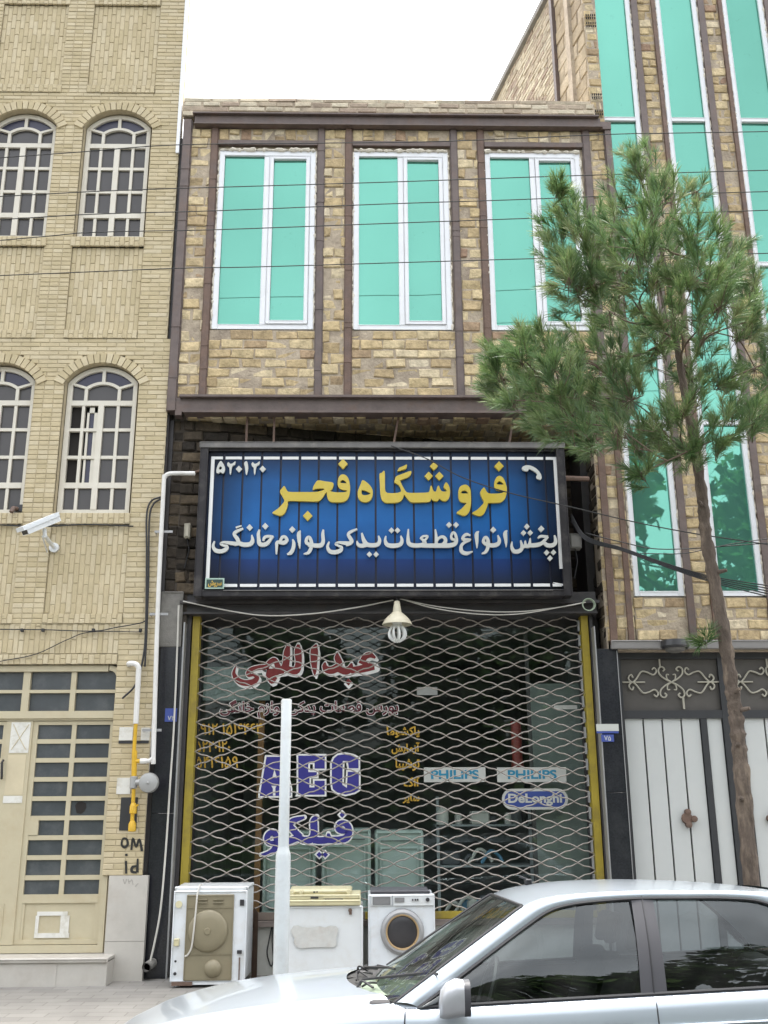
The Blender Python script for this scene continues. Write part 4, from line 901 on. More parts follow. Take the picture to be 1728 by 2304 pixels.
WH=[[(235,372,8),(218,435,18),(250,488,25),(325,498,25),(382,468,24),(388,435,18),(340,425,13),(312,405,14),(350,386,14),(430,396,22),(500,405,24)],
 [(480,410,24),(530,395,24),(520,345,24),(480,288,20),(505,255,20),(592,215,12)],[(500,205,12),(572,180,8)],[(530,395,26),(600,416,27),(675,410,27),(708,370,24),(700,295,8)],
 [(795,228,10),(782,280,20),(785,340,22),(795,400,27),(840,418,26),(890,400,25),(925,360,20),(965,310,14)],[(840,370,14),(860,325,18),(905,312,17),(965,318,16)],
 [(1005,535,9),(1008,440,17),(1012,395,20),(1040,385,23),(1100,392,25),(1135,360,22),(1115,320,18),(1080,322,18),(1055,365,18)],
 [(1208,348,8),(1222,400,21),(1212,470,23),(1180,520,22),(1138,535,8)],[(1305,240,6),(1285,285,25),(1290,380,20),(1297,465,6)],
 [(1345,532,7),(1400,518,19),(1435,460,22),(1440,380,22),(1415,325,19),(1385,340,19),(1378,390,20),(1420,415,22)],[(1400,415,24),(1500,428,26),(1565,420,26),(1588,370,22),(1583,290,20),(1590,228,10)],
 E_([(225,378,8),(205,440,18),(232,498,24),(300,510,26),(365,488,24),(378,448,18),(340,430,13),(305,408,14),(340,388,13),(400,395,20),(470,398,22)]),E_([(430,415,22),(480,400,24),(505,370,23),(480,325,22),(462,290,19),(490,258,18),(572,222,11)]),
 E_([(838,305,8),(852,365,21),(830,412,25),(760,424,26),(695,412,26),(655,360,24),(630,270,10)]),E_([(700,412,26),(630,430,25),(585,415,20),(570,370,8)]),
 E_([(930,308,8),(922,365,18),(950,418,25),(1030,430,27),(1110,412,25),(1130,360,20),(1115,305,8)]),
 E_([(1210,222,8),(1206,330,19),(1218,402,25),(1280,426,26),(1370,422,26),(1415,395,24),(1395,360,18),(1355,332,8)]),E_([(1365,335,13),(1395,312,13),(1450,312,13),(1425,350,14),(1400,370,14)]),E_([(1380,425,25),(1460,428,25),(1560,428,27),(1660,428,27)]),E_([(1545,225,8),(1556,310,17),(1558,410,20)]),
 G_([(10,380,14),(40,335,16),(85,318,18),(120,340,20),(120,385,24),(80,425,26),(10,428,26)]),G_([(90,428,27),(180,425,27),(240,405,26),(262,355,19),(245,285,17),(218,268,17),(196,305,15),(205,345,16),(250,355,16)]),
 G_([(435,302,10),(385,288,18),(345,318,18),(350,350,20),(435,355,13),(365,385,17),(322,430,19),(325,498,23),(385,525,22),(462,500,7)]),
 G_([(540,250,6),(512,285,24),(516,380,18),(517,460,5)]),G_([(575,527,7),(620,510,19),(650,455,21),(655,375,21),(632,326,18),(605,340,18),(598,385,19),(635,412,22)]),G_([(630,418,24),(720,425,26),(778,405,25),(795,360,19),(775,298,8)]),
 G_([(893,238,6),(868,275,24),(877,370,18),(880,446,5)]),
 G_([(952,378,7),(948,440,17),(978,498,24),(1040,496,25),(1078,450,21),(1060,362,8)]),G_([(1075,440,21),(1115,430,20),(1118,365,7)]),G_([(1110,432,20),(1165,428,22),(1180,335,7)]),G_([(1150,425,24),(1250,422,26),(1320,400,23),(1360,360,18),(1402,318,12)]),G_([(1275,335,10),(1310,312,16),(1400,318,15)]),
 G_([(1345,385,20),(1390,422,25),(1450,425,25),(1490,398,23),(1494,350,17),(1480,298,8)])]
wl=strokes_mesh(WH,tD,.025,YL2,0,(0,0),.0004)
for x,y,r_ in ((673,203,40),(867,187,40),(1203,228,40),(725+eo,537,34),(808+eo,537,34),(1000+eo,238,35),(1075+eo,238,35),(168+go,170,36),(255+go,170,36),(718+go,232,38),(1315+go,220,40),(1137+go,190,35),(1095+go,270,35),(1178+go,268,35),(1383+go,515,35),(1468+go,512,35),(1425+go,585,35)): diamond_mesh(wl,tD,x,y,r_,YL2,.025)
wl.build('white_lettering',M_letW,SG,smooth=0,fix=False)
a=at(461,1325,YSG-.03); b=at(505,1301,YSG-.03)
pl=MB(); pl.box(a.x,b.x,YSG-.036,YSG-.03,a.z,b.z); pb=pl.build('maker_plate',mat('pale_green_rim',(.35,.48,.40),.5),SG,smooth=0)
MB().box(a.x+.014,b.x-.014,YSG-.038,YSG-.036,a.z+.014,b.z-.014).build('plate_field',mat('dark_green_field',(.02,.05,.04),.5),pb,smooth=0)
text_box(shape('سروش'),468,499,1306,1321,YSG-.040,.03).build('plate_text',mat('gold_text',(.50,.33,.05),.5),pb,smooth=0,fix=False)
for x in (-1.24,-.95,.32): MB().tube([(x,YSG+.1,SZ1+.0),(x+(.06 if x>0 else 0),-.05,5.52)],.013,6).build('hanger_rod',M_rust,SG)
MB().tube([(1.55,YSG+.1,SZ1),(1.62,.0,5.5)],.013,6).build('hanger_rod',M_rust,SG)
MB().tube([(SX1,YSG+.1,4.82),(SX1+.28,.0,4.83)],.028,8).build('side_bracket',M_rust,SG); MB().tube([(SX0,YSG+.1,4.9),(SX0-.15,.05,4.9)],.015,8).build('side_bracket',M_rust,SG)
# ---------------------------------------------------------------- right building
RB=thing('apartment_building','tall brick apartment building with strips of green mirror windows and dark garage gate','building',(4.3,0,0))
WR=[(2.79,3.305),(3.63,4.14),(4.465,4.975),(5.30,5.81),(6.135,6.645)]; ZR0,ZR1=3.56,12.0
mb=MB(); mo=MB()
RJ2=dict(bev=.010,jit=.009,pj=.010,mdep=.008)
edges=[2.47]+[v for p in WR for v in p]+[7.3]
RP=[]
for i in range(0,len(edges)-1,2):
    l,r_=edges[i],edges[i+1]
    if i==0: pq=MB(); lay(pq,mo,2.47,2.78,3.10,5.5,0,.2,.125,.016,'run',**RJ2); pq.build('pier_brickwork',M_rough,RB,smooth=25,fix=False); (cq:=MB(),lay(cq,mo,2.71,2.86,9.1,12.0,-.06,.2,.11,.014,'run',**RJ2),cq.build('corner_brickwork',M_rough,RB,smooth=25,fix=False))
    else:
        lay(mb,mo,l+.085,r_-.055,3.10,12.0,0,.2,.118,.016,'run',**RJ2)
        RP.append((l+.012,l+.085)); RP.append((r_-.06,r_-.015))
for a,b in WR: lay(mb,mo,a-.02,b+.02,3.10,ZR0-.01,0,.22,.125,.016,'run',**RJ2); lay(mb,mo,a,b,ZR1,12.1,0,.22,.12,.016,'run',**RJ2)
mb.build('brick_wall',M_rough,RB,smooth=25,fix=False); mo.build('mortar',M_roughmort,RB,smooth=0,fix=False)
for (a,b) in [(2.505,2.575),(2.69,2.745)]: 
    p=MB(); p.box(a,b,-.035,.08,3.06 if a<2.6 else 3.1,5.5); p.build('steel_post',M_rust,RB,smooth=0)
for k,(a,b) in enumerate(RP): p=MB(); p.box(a,b,-.03,.08,3.11,12.05); p.build('steel_post',M_steel if k%2==0 else M_rust,RB,smooth=0)
for i,(a,b) in enumerate(WR):
    fr=MB(); fw=.055; Yw=-.005
    fr.rbox(a,a+fw,Yw,Yw+.08,ZR0,ZR1,.006); fr.rbox(b-fw,b,Yw,Yw+.08,ZR0,ZR1,.006)
    fr.rbox(a+fw,b-fw,Yw+.001,Yw+.08,ZR0,ZR0+.055,.006)
    for z in (5.48,7.42,9.36): fr.rbox(a+fw,b-fw,Yw+.001,Yw+.08,z-.028,z+.028,.006)
    f=fr.build('window',M_white,RB)
    zz=[ZR0+.05,5.48,7.42,9.36,ZR1]
    for k in range(4):
        g=MB(); ti=rnd.uniform(-.003,.003); g.quad((a+fw-.005,.03,zz[k]),(b-fw+.005,.03+ti,zz[k]),(b-fw+.005,.034+ti,zz[k+1]),(a+fw-.005,.034,zz[k+1])); g.build('pane',M_film,f,smooth=0)
    for side in (a-.006,b+.006):
        fo=MB(); n=int((ZR1-ZR0)/.035); P=[Vector((side+rnd.uniform(-.004,.004),.004,ZR0+(ZR1-ZR0)*k/n)) for k in range(n+1)]
        fo.tube(P,[rnd.uniform(.004,.019)*(1 if rnd.random()<.7 else .25) for k in P],6); fo.build('foam_seal',M_foam,f)
# core
co=MB()
for i in range(0,len(edges)-1,2):
    l,r_=edges[i],edges[i+1]
    if i==0: co.box(2.48,2.79,.02,.3,3.0,5.5); co.box(2.72,2.80,-.03,.3,9.0,12.1)
    else: co.box(l,r_,.02,.3,3.0,12.1)
for a,b in WR: co.box(a,b,.05,.3,3.0,12.1)
co.box(2.6,7.3,.3,.6,3.0,12.1)
co.build('backing_wall',M_roughmort,RB,smooth=0)
# skewed side wall above the shop roof: blocks near the street, brick behind the steel post
PH=R(12.6); dv=Vector((-math.sin(PH),math.cos(PH),0)); P0=Vector((2.71,0,0))
def tfside(p): # local x along depth, local y outwards (towards -x)
    q=P0+dv*p[0]; n_=Vector((math.cos(PH),math.sin(PH),0)); q=q+n_*p[1]; return (q.x,q.y,p[2])
mb=MB(); mo=MB(); lay(mb,mo,0.0,.78,9.0,12.1,0,.40,.20,.016,'run',bev=.01,jit=.008,pj=.006,mdep=.012,tf=tfside)
mb.build('block_wall',M_block,RB,smooth=25,fix=False)
m2=MB(); lay(m2,mo,.85,7,9.0,12.0,0,.22,.07,.012,'run',bev=.006,jit=.004,pj=.006,mdep=.01,tf=tfside)
m2.build('side_brick_wall',M_parapet,RB,smooth=25,fix=False); mo.build('side_mortar',M_roughmort,RB,smooth=0,fix=False)
s=MB(); s.box(.78,.85,-.04,.06,9.0,12.2); s.xf(lambda p:tfside(p)); s.build('side_post',M_steel,RB,smooth=0)
s=MB(); s.box(.85,7.05,-.05,.3,12.0,12.09); s.box(0,.78,-.03,.3,12.1,12.16); s.xf(lambda p:tfside(p)); s.build('side_coping',M_conc,RB,smooth=0)
s=MB(); s.box(0.0,7,.02,.4,9.0,12.05); s.xf(lambda p:tfside(p)); s.build('side_core',M_roughmort,RB,smooth=0)
# perforated clay bricks at the corner
hb=MB()
for z in (9.35,9.58,10.62,10.74):
    for r_ in range(2):
        for c in range(5): hb.box(2.725+c*.026,2.738+c*.026,-.085,-.074,z+r_*.045,z+r_*.045+.025)
hb.build('brick_perforation',M_darkroom,RB,smooth=0)
# garage: lintel, transom panels with scrollwork, gate
li=MB(); li.rbox(2.50,7.3,-.06,.2,3.01,3.10,.01); li.build('door_lintel',M_lintel,RB)
YP=.15
fr=MB()
for x0,x1 in ((2.58,2.625),(3.62,3.70),(4.70,4.78),(5.78,5.86)): fr.box(x0,x1,YP-.03,YP+.08,0,3.01)
fr.box(2.58,5.86,YP-.026,YP+.08,2.935,3.01); fr.box(2.58,5.86,YP-.027,YP+.08,2.335,2.415)
fr.box(2.575,2.585,YP-.04,YP-.02,0,3.0)
gt=fr.build('garage_gate',M_gateframe,RB,smooth=0)
MB().box(2.62,5.8,YP+.01,YP+.04,2.41,2.94).build('transom_panel',M_gatepanel,gt,smooth=0)
def scrolls(cx,cz,s):
    m=MB(); y=YP-.012
    def c2(pts,r_=.0085):
        m.tube([(cx+x*s,y,cz+z*s) for x,z in [(p.x,p.y) for p in smooth_path([Vector(q) for q in pts],6)]],r_,6)
    for sx in (-1,1):
        for sz in (-1,1):
            # side lens: from outer curl to inner curl
            c2([(sx*.39,sz*.045),(sx*.405,sz*.075),(sx*.43,sz*.06),(sx*.435,sz*.03),(sx*.40,0),(sx*.36,sz*.03),(sx*.30,sz*.105),(sx*.24,sz*.10),(sx*.18,sz*.075),(sx*.145,sz*.11),(sx*.165,sz*.145),(sx*.19,sz*.125)])
            c2([(0,0),(sx*.06,sz*.03),(sx*.115,sz*.08),(sx*.12,sz*.135),(sx*.085,sz*.155),(sx*.06,sz*.13),(sx*.08,sz*.11)])
            c2([(0,0),(sx*.04,sz*.03),(sx*.045,sz*.075),(sx*.02,sz*.075)],.007)
    for sx in (-1,1): m.tube([(cx+sx*.50*s,y,cz),(cx+sx*.27*s,y,cz)],.008,6)
    m.tube([(cx-.105*s,y,cz+.155*s),(cx-.105*s,y,cz+.28*s)],.009,6); m.tube([(cx+.105*s,y,cz-.155*s),(cx+.105*s,y,cz-.27*s)],.011,6)
    return m.build('scrollwork',M_scroll,gt)
scrolls(3.135,2.70,1.0); scrolls(4.24,2.70,1.0); scrolls(5.3,2.70,1.0)
def leafset(x0,x1,n):
    m=MB(); pw=(x1-x0)/n
    for k in range(n): m.box(x0+k*pw+.009,x0+(k+1)*pw-.009,YP+.0,YP+.03,.05,2.335)
    m.build('gate_leaf',M_gate,gt,smooth=0)
leafset(2.625,3.395,4); leafset(3.455,3.62,1); leafset(3.83,4.70,4); leafset(4.78,5.78,5)
MB().box(3.395,3.455,YP-.02,YP+.03,.05,2.335).build('gate_stile',M_gateframe,gt,smooth=0)
MB().box(3.70,3.83,YP-.02,YP+.03,.05,2.335).build('gate_stile',M_gateframe,gt,smooth=0)
MB().box(2.63,5.78,YP+.031,YP+.05,.05,2.33).build('gate_backing',M_darkroom,gt,smooth=0)
for hx,sg in ((3.17,1),(4.04,-1)):
    m=MB(); m.lathe([(.001,-.045),(.05,-.04),(.058,-.02),(.05,0)],(hx,YP-.002,1.375),12,'Y')
    m.lathe([(.001,-.06),(.03,-.055),(.033,-.03),(.02,0)],(hx+sg*.065,YP-.002,1.37),10,'Y'); m.lathe([(.001,-.05),(.03,-.045),(.03,0)],(hx+.01,YP-.002,1.435),10,'Y'); m.lathe([(.001,-.05),(.03,-.045),(.03,0)],(hx+.01,YP-.002,1.315),10,'Y')
    m.build('handle',M_rust,gt)
# small plates on the right stone pillar
a=at(1342,1645,-.004); b=at(1391,1629,-.004)
hp_=thing('house_number_plate','pair of small blue and white number plates on the black stone pillar beside the gate','number plate',((a.x+b.x)/2,0,2.12),'house number plates')
MB().box(a.x,b.x,-.012,-.002,a.z,b.z).build('plate',M_letW,hp_,smooth=0)
c=at(1342,1650,0); d=at(1391,1645,0); MB().box(c.x,d.x,-.012,-.002,c.z,d.z-.002).build('plate_band',M_blue,hp_,smooth=0)
a=at(1353,1669,0); b=at(1380,1653,0); MB().box(a.x,b.x,-.013,-.002,a.z,b.z).build('number_tile',M_blue,hp_,smooth=0)
text_box('۷۵',1360,1374,1655,1667,-.015,.02).build('number',M_letW,hp_,smooth=0,fix=False)
a=at(371,1624,0); b=at(399,1594,0)
hp_=thing('house_number_plate','small blue house number plate on the black pillar beside the white gas pipe','number plate',((a.x+b.x)/2,0,a.z),'house number plates')
MB().box(a.x,b.x,-.014,-.002,a.z,b.z).build('plate',M_blue,hp_,smooth=0)
text_box('۷۳',377,394,1610,1621,-.016,.01).build('number',M_letW,hp_,smooth=0,fix=False)
# dome light under the lintel
dl=thing('dome_light','round dark rimmed dome light mounted on grey lintel above the garage gate','lamp',(3.135,-.1,3.02))
MB().lathe([(.001,-.05),(.13,-.05),(.14,-.03),(.13,.03),(.001,.035)],(3.135,-.075,3.06),24,'Z').build('rim',M_darkplast,dl)
MB().lathe([(.001,-.095),(.05,-.09),(.09,-.075),(.105,-.05),(.001,-.048)],(3.135,-.075,3.06),24,'Z').build('diffuser',mat('grey_diffuser',(.14,.135,.125),.6),dl)

# ---------------------------------------------------------------- lamp over the shop front
LP=thing('pendant_lamp','cream enamel bell shade lamp with a bare spiral bulb hanging over the grille','lamp',(.34,-.15,3.08))
lx,ly,lz=.34,-.15,3.25
MB().lathe([(.018,.235),(.028,.23),(.034,.19),(.045,.12),(.085,.085),(.125,.045),(.148,.002),(.150,-.006),(.142,-.004),(.12,.035),(.08,.072),(.03,.10),(.001,.105)],(lx,ly,lz),32).build('lamp_shade',M_shade,LP)
sp2=MB()
sp2.lathe([(.001,-.03),(.045,-.03),(.05,.03),(.03,.06),(.001,.06)],(lx,ly,lz),16)
for k in range(9):
    a=2*math.pi*k/9; P=[]
    for q in range(9):
        t=q/8; r_=.052+.034*math.sin(math.pi*t)-.03*max(0,t-.8)*5*.9; P.append((lx+r_*math.cos(a+.12*t),ly+r_*math.sin(a+.12*t),lz-.02-.155*t))
    sp2.tube(P,.0115,6)
sp2.lathe([(.001,-.182),(.04,-.176),(.05,-.165),(.02,-.15)],(lx,ly,lz),12)
sp2.build('bulb',M_bulb,LP)
MB().tube([(lx,ly,lz+.23),(lx,ly+.02,lz+.3),(lx,.05,lz+.36)],.008,6).build('stem',M_dark,LP)

# ---------------------------------------------------------------- cords and cables
def cable(name,label,pts,r_,m,cat='cable',group=None,n=8):
    o=MB().tube(smooth_path(pts,n),r_,6).build(name,m); return tag(o,label,cat,group)
A=lambda u,v,Y:tuple(at(u,v,Y))
cable('sagging_cable','pale cord sagging from the left pillar to the lamp under the shop sign',[A(412,1353,-.03),A(520,1375,-.05),A(600,1385,-.06),A(700,1381,-.06),A(800,1367,-.06),A(885,1350,-.05)],.007,M_cordw,group='cords under the sign')
hc_=thing('sagging_cable','double pale cord with coiled end sagging from the lamp to the right pillar','cable',(1.3,-.05,3.3),'cords under the sign')
m=MB()
for d in (0,5): m.tube(smooth_path([A(900,1347,-.05),A(980,1364+d,-.06),A(1080,1375+d*1.4,-.06),A(1170,1376+d,-.06),A(1260,1366,-.06),A(1318,1355,-.05)],8),.006,6)
m.build('cord',M_cordw,hc_)
m=MB(); c=at(1324,1361,-.05)
for k in range(4): m.tube([(c.x+(.055+.004*k)*math.cos(R(a)),-.05-.006*k,c.z+(.055+.003*k)*math.sin(R(a))) for a in range(0,361,20)],.004,5)
m.build('coil',mat('green_white_cord',(.30,.36,.27),.6),hc_)
cable('hanging_hose','thin white hose hanging from the shop lintel down the black left pillar',[A(402,1362,-.05),A(398,1480,-.04),A(391,1640,-.04),A(383,1760,-.05),A(374,1900,-.06),A(362,2040,-.08),A(348,2120,-.09),A(334,2180,-.1)],.0095,M_cordw,'hose')
OW=[[(0,355),(180,342),(396,326),(714,322),(1000,318),(1380,302),(1728,296)],[(0,442),(208,431),(396,424),(500,421),(864,410),(1300,395),(1728,383)],[(0,494),(208,482),(490,474),(864,459),(1140,450),(1400,440),(1728,431)],[(0,541),(208,523),(480,517),(864,503),(1225,490),(1728,473)],[(0,620),(390,604),(560,601),(864,592),(1270,580),(1728,570)]]
NM=['topmost thin overhead wire crossing all three facades above the green windows','second thin overhead wire from the top crossing the upper part of the green windows','third thin overhead wire from the top crossing the green windows','fourth thin overhead wire from the top crossing the middle of the green windows','lowest of the thin overhead wires crossing below the middle of the green windows']
for P,l in zip(OW,NM):
    pts=[A(u,v,-1.6) for u,v in P]; a=Vector(pts[0]);b=Vector(pts[1]); pts=[tuple(a+(a-b)*6)]+pts; a=Vector(pts[-1]);b=Vector(pts[-2]); pts.append(tuple(a+(a-b)*6))
    cable('overhead_wire',l,pts,.0046,M_greycable,'cable','overhead wires',4)
cable('sign_cable','thin grey cable running down right from the top of the sign across its face',[A(880,1003,-.2),A(960,1032,-.35),A(1040,1074,-.4),A(1150,1110,-.5),A(1290,1142,-.6),A(1430,1175,-.7),A(1560,1200,-.8),A(1728,1225,-.9)],.006,M_greycable)
m=MB()
for k in range(5):
    d=k*4-8; m.tube(smooth_path([A(1285,1165+d,.02),A(1320,1212+d*.6,-.1),A(1400,1236+d*.4,-.15),A(1500,1272+d*.5,-.3),A(1600,1303+d*.8,-.45),A(1728,1330+d*1.5,-.6)],8),.006,6)
tag(m.build('cable_bundle',M_blackcable),'thick black cable bundle drooping across the right building beside the shop sign','cable')
m=MB(); m.tube(smooth_path([A(1320,1200,-.05),A(1400,1220,-.12),A(1500,1236,-.3),A(1728,1222,-.6)],8),.006,5); m.tube(smooth_path([A(1440,1245,-.15),A(1540,1245,-.3),A(1640,1225,-.5),A(1728,1212,-.6)],8),.005,5)
tag(m.build('service_cable',M_blackcable),'pair of thin black cables above the thick bundle on the right building','cable')
m=MB()
for pts in ([(362,1118),(340,1128),(330,1160),(330,1250),(328,1410),(322,1480),(305,1540),(275,1572)],[(362,1122),(345,1135),(336,1170),(334,1300),(330,1420),(326,1500)]): m.tube(smooth_path([A(u,v,-.14) for u,v in pts],8),.010,6)
tag(m.build('wall_cable',M_blackcable),'black cable looping down the corner pier of the cream brick building','cable')
m=MB(); m.tube(smooth_path([A(u,v,-.13) for u,v in [(0,1416),(100,1417),(210,1420),(260,1412),(315,1402),(331,1394)]],8),.006,5); m.tube(smooth_path([A(u,v,-.13) for u,v in [(0,1488),(80,1472),(150,1440),(205,1422),(318,1422)]],8),.005,5)
for u in (50,97,210,316): 
    p=at(u,1418,-.13); m.box(p.x-.012,p.x+.012,-.15,-.11,p.z-.015,p.z+.015)
tag(m.build('wall_cable',M_greycable),'thin cable clipped along the cream brick wall above the cream metal door','cable')
cable('wall_cable','thin cable under the left arched window behind the security camera',[A(0,1181,-.13),A(60,1184,-.13),A(110,1184,-.14),A(200,1180,-.13),A(300,1184,-.13)],.007,M_greycable)

def jbox(u0,u1,v0,v1,Y,label,m):
    a=at(u0,v1,Y); b=at(u1,v0,Y); t=thing('junction_box',label,'junction box',((a.x+b.x)/2,Y,a.z),'junction boxes beside the sign')
    MB().rbox(a.x,b.x,Y-.05,Y+.06,a.z,b.z,.006).build('case',m,t); MB().rbox(a.x+.012,b.x-.012,Y-.056,Y-.045,a.z+.012,b.z-.012,.004).build('lid',m,t)
    MB().tube([((a.x+b.x)/2,Y,a.z),((a.x+b.x)/2+.02,Y+.02,a.z-.12),((a.x+b.x)/2-.02,Y+.03,a.z-.3)],.007,6).build('cable_tail',M_blackcable,t)
jbox(1281,1305,1203,1236,.02,'grey junction box in the dark recess right of the shop sign',mat('grey_box',(.17,.165,.15),.6))
jbox(415,430,1180,1212,-.02,'small cream switch box in the dark recess left of the shop sign',mat('cream_box',(.42,.39,.31),.6))
a=at(36,1146,-.1); v_=thing('vent_pipe','rusty vent stub at the lower corner of the left arched window','vent',(a.x,-.1,a.z))
MB().tube([(a.x,-.04,a.z+.02),(a.x-.01,-.15,a.z),(a.x-.02,-.17,a.z-.05)],.022,10).build('stub',M_rust,v_); MB().box(a.x-.06,a.x+.055,-.075,-.05,a.z-.015,a.z+.06).build('sooty_plate',M_darkplast,v_,smooth=0)
# ---------------------------------------------------------------- gas pipes
gp=thing('gas_pipe','long white gas pipe bending out from the sign and down beside the black pillar','pipe',(-2.03,-.2,1.93))
def elbow(pts,r_): return smooth_path(pts,5)
P=[(-1.74,-.2,4.82),(-1.95,-.2,4.82),(-2.02,-.2,4.81),(-2.05,-.2,4.77),(-2.055,-.2,4.68),(-2.04,-.2,3.4),(-2.0,-.2,2.02),(-2.0,-.2,1.965),(-2.03,-.2,1.935),(-2.08,-.2,1.93)]
MB().tube(smooth_path(P,6),.022,10).build('pipe',M_gasW,gp)
m=MB()
for z in (4.2,3.35,2.22): m.box(-2.12,-1.94,-.185,-.17,z-.012,z+.012); m.tube([(-2.12,-.178,z),(-2.12,-.02,z)],.008,6)
m.build('pipe_clip',M_chrome,gp)
m=MB(); m.lathe([(.027,-.03),(.027,.03)],(-2.09,-.2,1.93),10,'X'); m.build('pipe_socket',M_gasW,gp)
gr=thing('gas_regulator','yellow gas riser with round grey regulator on the pier beside the cream door','gas regulator',(-2.17,-.2,1.3))
m=MB(); m.tube([(-2.185,-.2,2.28),(-2.185,-.2,2.02)],.018,10); m.tube([(-2.18,-.2,2.03),(-2.17,-.2,1.79)],.025,10); m.tube([(-2.17,-.2,1.93),(-2.09,-.2,1.93)],.02,10); m.tube([(-2.165,-.2,1.68),(-2.16,-.2,1.31)],.018,10)
m.lathe([(.018,-.05),(.034,-.045),(.034,.02),(.024,.045),(.018,.05)],(-2.158,-.2,1.50),10); m.lathe([(.018,-.05),(.036,-.045),(.036,.02),(.02,.05)],(-2.158,-.2,1.34),10); m.tube([(-2.16,-.2,1.50),(-2.11,-.23,1.53)],.009,6)
m.build('riser',M_gasY,gr)
m=MB(); m.tube(smooth_path([(-2.31,-.1,2.86),(-2.29,-.18,2.86),(-2.23,-.2,2.855),(-2.195,-.2,2.82),(-2.19,-.2,2.74),(-2.185,-.2,2.28)],5),.026,10); m.build('white_pipe',M_gasW,gr)
m=MB(); m.lathe([(.001,-.06),(.05,-.058),(.085,-.05),(.092,-.03),(.094,.0),(.085,.02),(.05,.03),(.001,.03)],(-2.02,-.22,1.73),24,'Y'); m.tube([(-2.17,-.2,1.735),(-2.06,-.2,1.735)],.032,10); m.lathe([(.02,-.06),(.036,-.05),(.036,.05),(.02,.06)],(-2.17,-.2,1.735),12); m.tube([(-2.0,-.24,1.735),(-1.93,-.25,1.735)],.022,10); m.lathe([(.001,-.075),(.012,-.07),(.014,-.055)],(-2.02,-.22,1.73),10,'Y')
m.build('regulator_body',M_gasG,gr)
dp=thing('drain_pipe','short open end of a grey drain pipe at the foot of the black pillar','pipe',(-1.98,-.1,.1))
m=MB(); a=[(-1.93,-.02,.14),(-1.96,-.16,.12)]
m.tube(a,.042,14,False); m.tube(a,.034,14,False); m.build('pipe',M_conc,dp); MB().lathe([(.001,0),(.034,0)],(-1.955,-.12,.122),14,'Y').build('bore',M_darkroom,dp)

# ---------------------------------------------------------------- security camera
sc_=thing('security_camera','white box security camera on a bracket on the cream brick wall','camera',(-3.15,-.4,4.0))
f=lambda u,v:at(u,v,-.5)
m=MB(); a=at(54,1193,-.62); b=at(127,1163,-.35); ax=(b-a).normalized(); up=Vector((0,0,1)); side=ax.cross(up).normalized(); up2=side.cross(ax).normalized()
def obox(m,a,b,w_,h0,h1):
    V=[]
    for p in (a,b):
        for s,h_ in ((-1,h0),(1,h0),(1,h1),(-1,h1)): V.append(p+side*s*w_+up2*h_)
    m.add(V,[(0,1,2,3),(7,6,5,4),(0,4,5,1),(1,5,6,2),(2,6,7,3),(3,7,4,0)])
obox(m,a,b,.05,-.05,.03); m.build('housing',M_enamel,sc_,smooth=0)
m=MB(); obox(m,a-ax*.04,b+ax*.01,.058,.031,.04); obox(m,a-ax*.04,b,.060,.0,.032); m.build('sun_hood',M_enamel2,sc_,smooth=0)
m=MB(); obox(m,a-ax*.002,a-ax*.001,.043,-.044,.02); m.build('lens_window',M_darkplast,sc_,smooth=0)
m=MB(); q=at(100,1190,-.45); m.tube([q,q+Vector((0.01,0,-.07)),q+Vector((0,.33,-.10))],.02,8); m.lathe([(.001,-.03),(.05,-.03),(.05,0)],(q.x,-.08,q.z-.10),14,'Y'); m.tube([q+Vector((-.03,.05,-.06)),q+Vector((-.05,.3,-.16))],.008,6); m.build('bracket',M_enamel,sc_)

# ---------------------------------------------------------------- appliances on the pavement
wm=thing('washing_machine','white washing machine turned round to show its taupe back panel and drum cover','washing machine',(-1.36,-.25,0),'appliances outside the shop')
x0,x1,yf,yb,z0,z1=-1.685,-1.03,-.50,.02,.045,.795
m=MB(); m.rbox(x0,x1,yf,yb,z0,z1,.012); m.build('cabinet',M_enamel2,wm)
m=MB(); m.rbox(x0-.004,x1+.004,yf+.05,yb,z1+.001,z1+.03,.01); m.box(x0+.02,x1-.02,yf+.02,yf+.05,z1,z1+.02); m.build('top_panel',M_enamel,wm)
m=MB(); m.rbox(x0+.118,x1-.118,yf-.010,yf+.01,z0+.012,z1-.035,.008)
cx=(x0+x1)/2
m.lathe([(.001,-.030),(.06,-.030),(.10,-.026),(.155,-.020),(.168,-.010),(.174,0.0)],(cx-.01,yf-.009,.46),40,'Y')
m.lathe([(.001,-.012),(.025,-.012),(.03,0)],(cx-.01,yf-.037,.46),20,'Y')
m.lathe([(.001,-.038),(.035,-.034),(.062,-.018),(.075,0)],(cx+.045,yf-.009,.155),28,'Y')
for k in range(2):
    for s in (-1,1): m.rbox(cx+s*.07-.045,cx+s*.07+.045,yf-.018,yf-.005,.685+k*.028,.695+k*.028,.003)
m.box(x0+.12,x1-.12,yf-.013,yf-.008,.268,.274); m.box(x0+.12,x1-.12,yf-.013,yf-.008,.650,.655)
m.build('back_panel',M_taupe,wm)
m=MB(); m.box(x1-.065,x1-.028,yf-.004,yf+.01,.665,.715); m.box(x1-.075,x1-.035,yf-.012,yf+.01,.272,.30); m.lathe([(.001,-.004),(.014,-.004),(.014,.0)],(x0+.045,yf-.001,.115),10,'Y'); m.lathe([(.001,-.004),(.010,-.004),(.010,.0)],(x0+.045,yf-.001,.215),10,'Y')
m.build('fitting',M_darkplast,wm,smooth=0)
m=MB(); m.rbox(x0+.025,x0+.07,yf-.03,yf+.01,.34,.40,.006); m.lathe([(.001,-.005),(.03,-.005),(.03,0)],(x0+.05,yf,.68),14,'Y'); m.build('terminal_box',M_yelplast,wm)
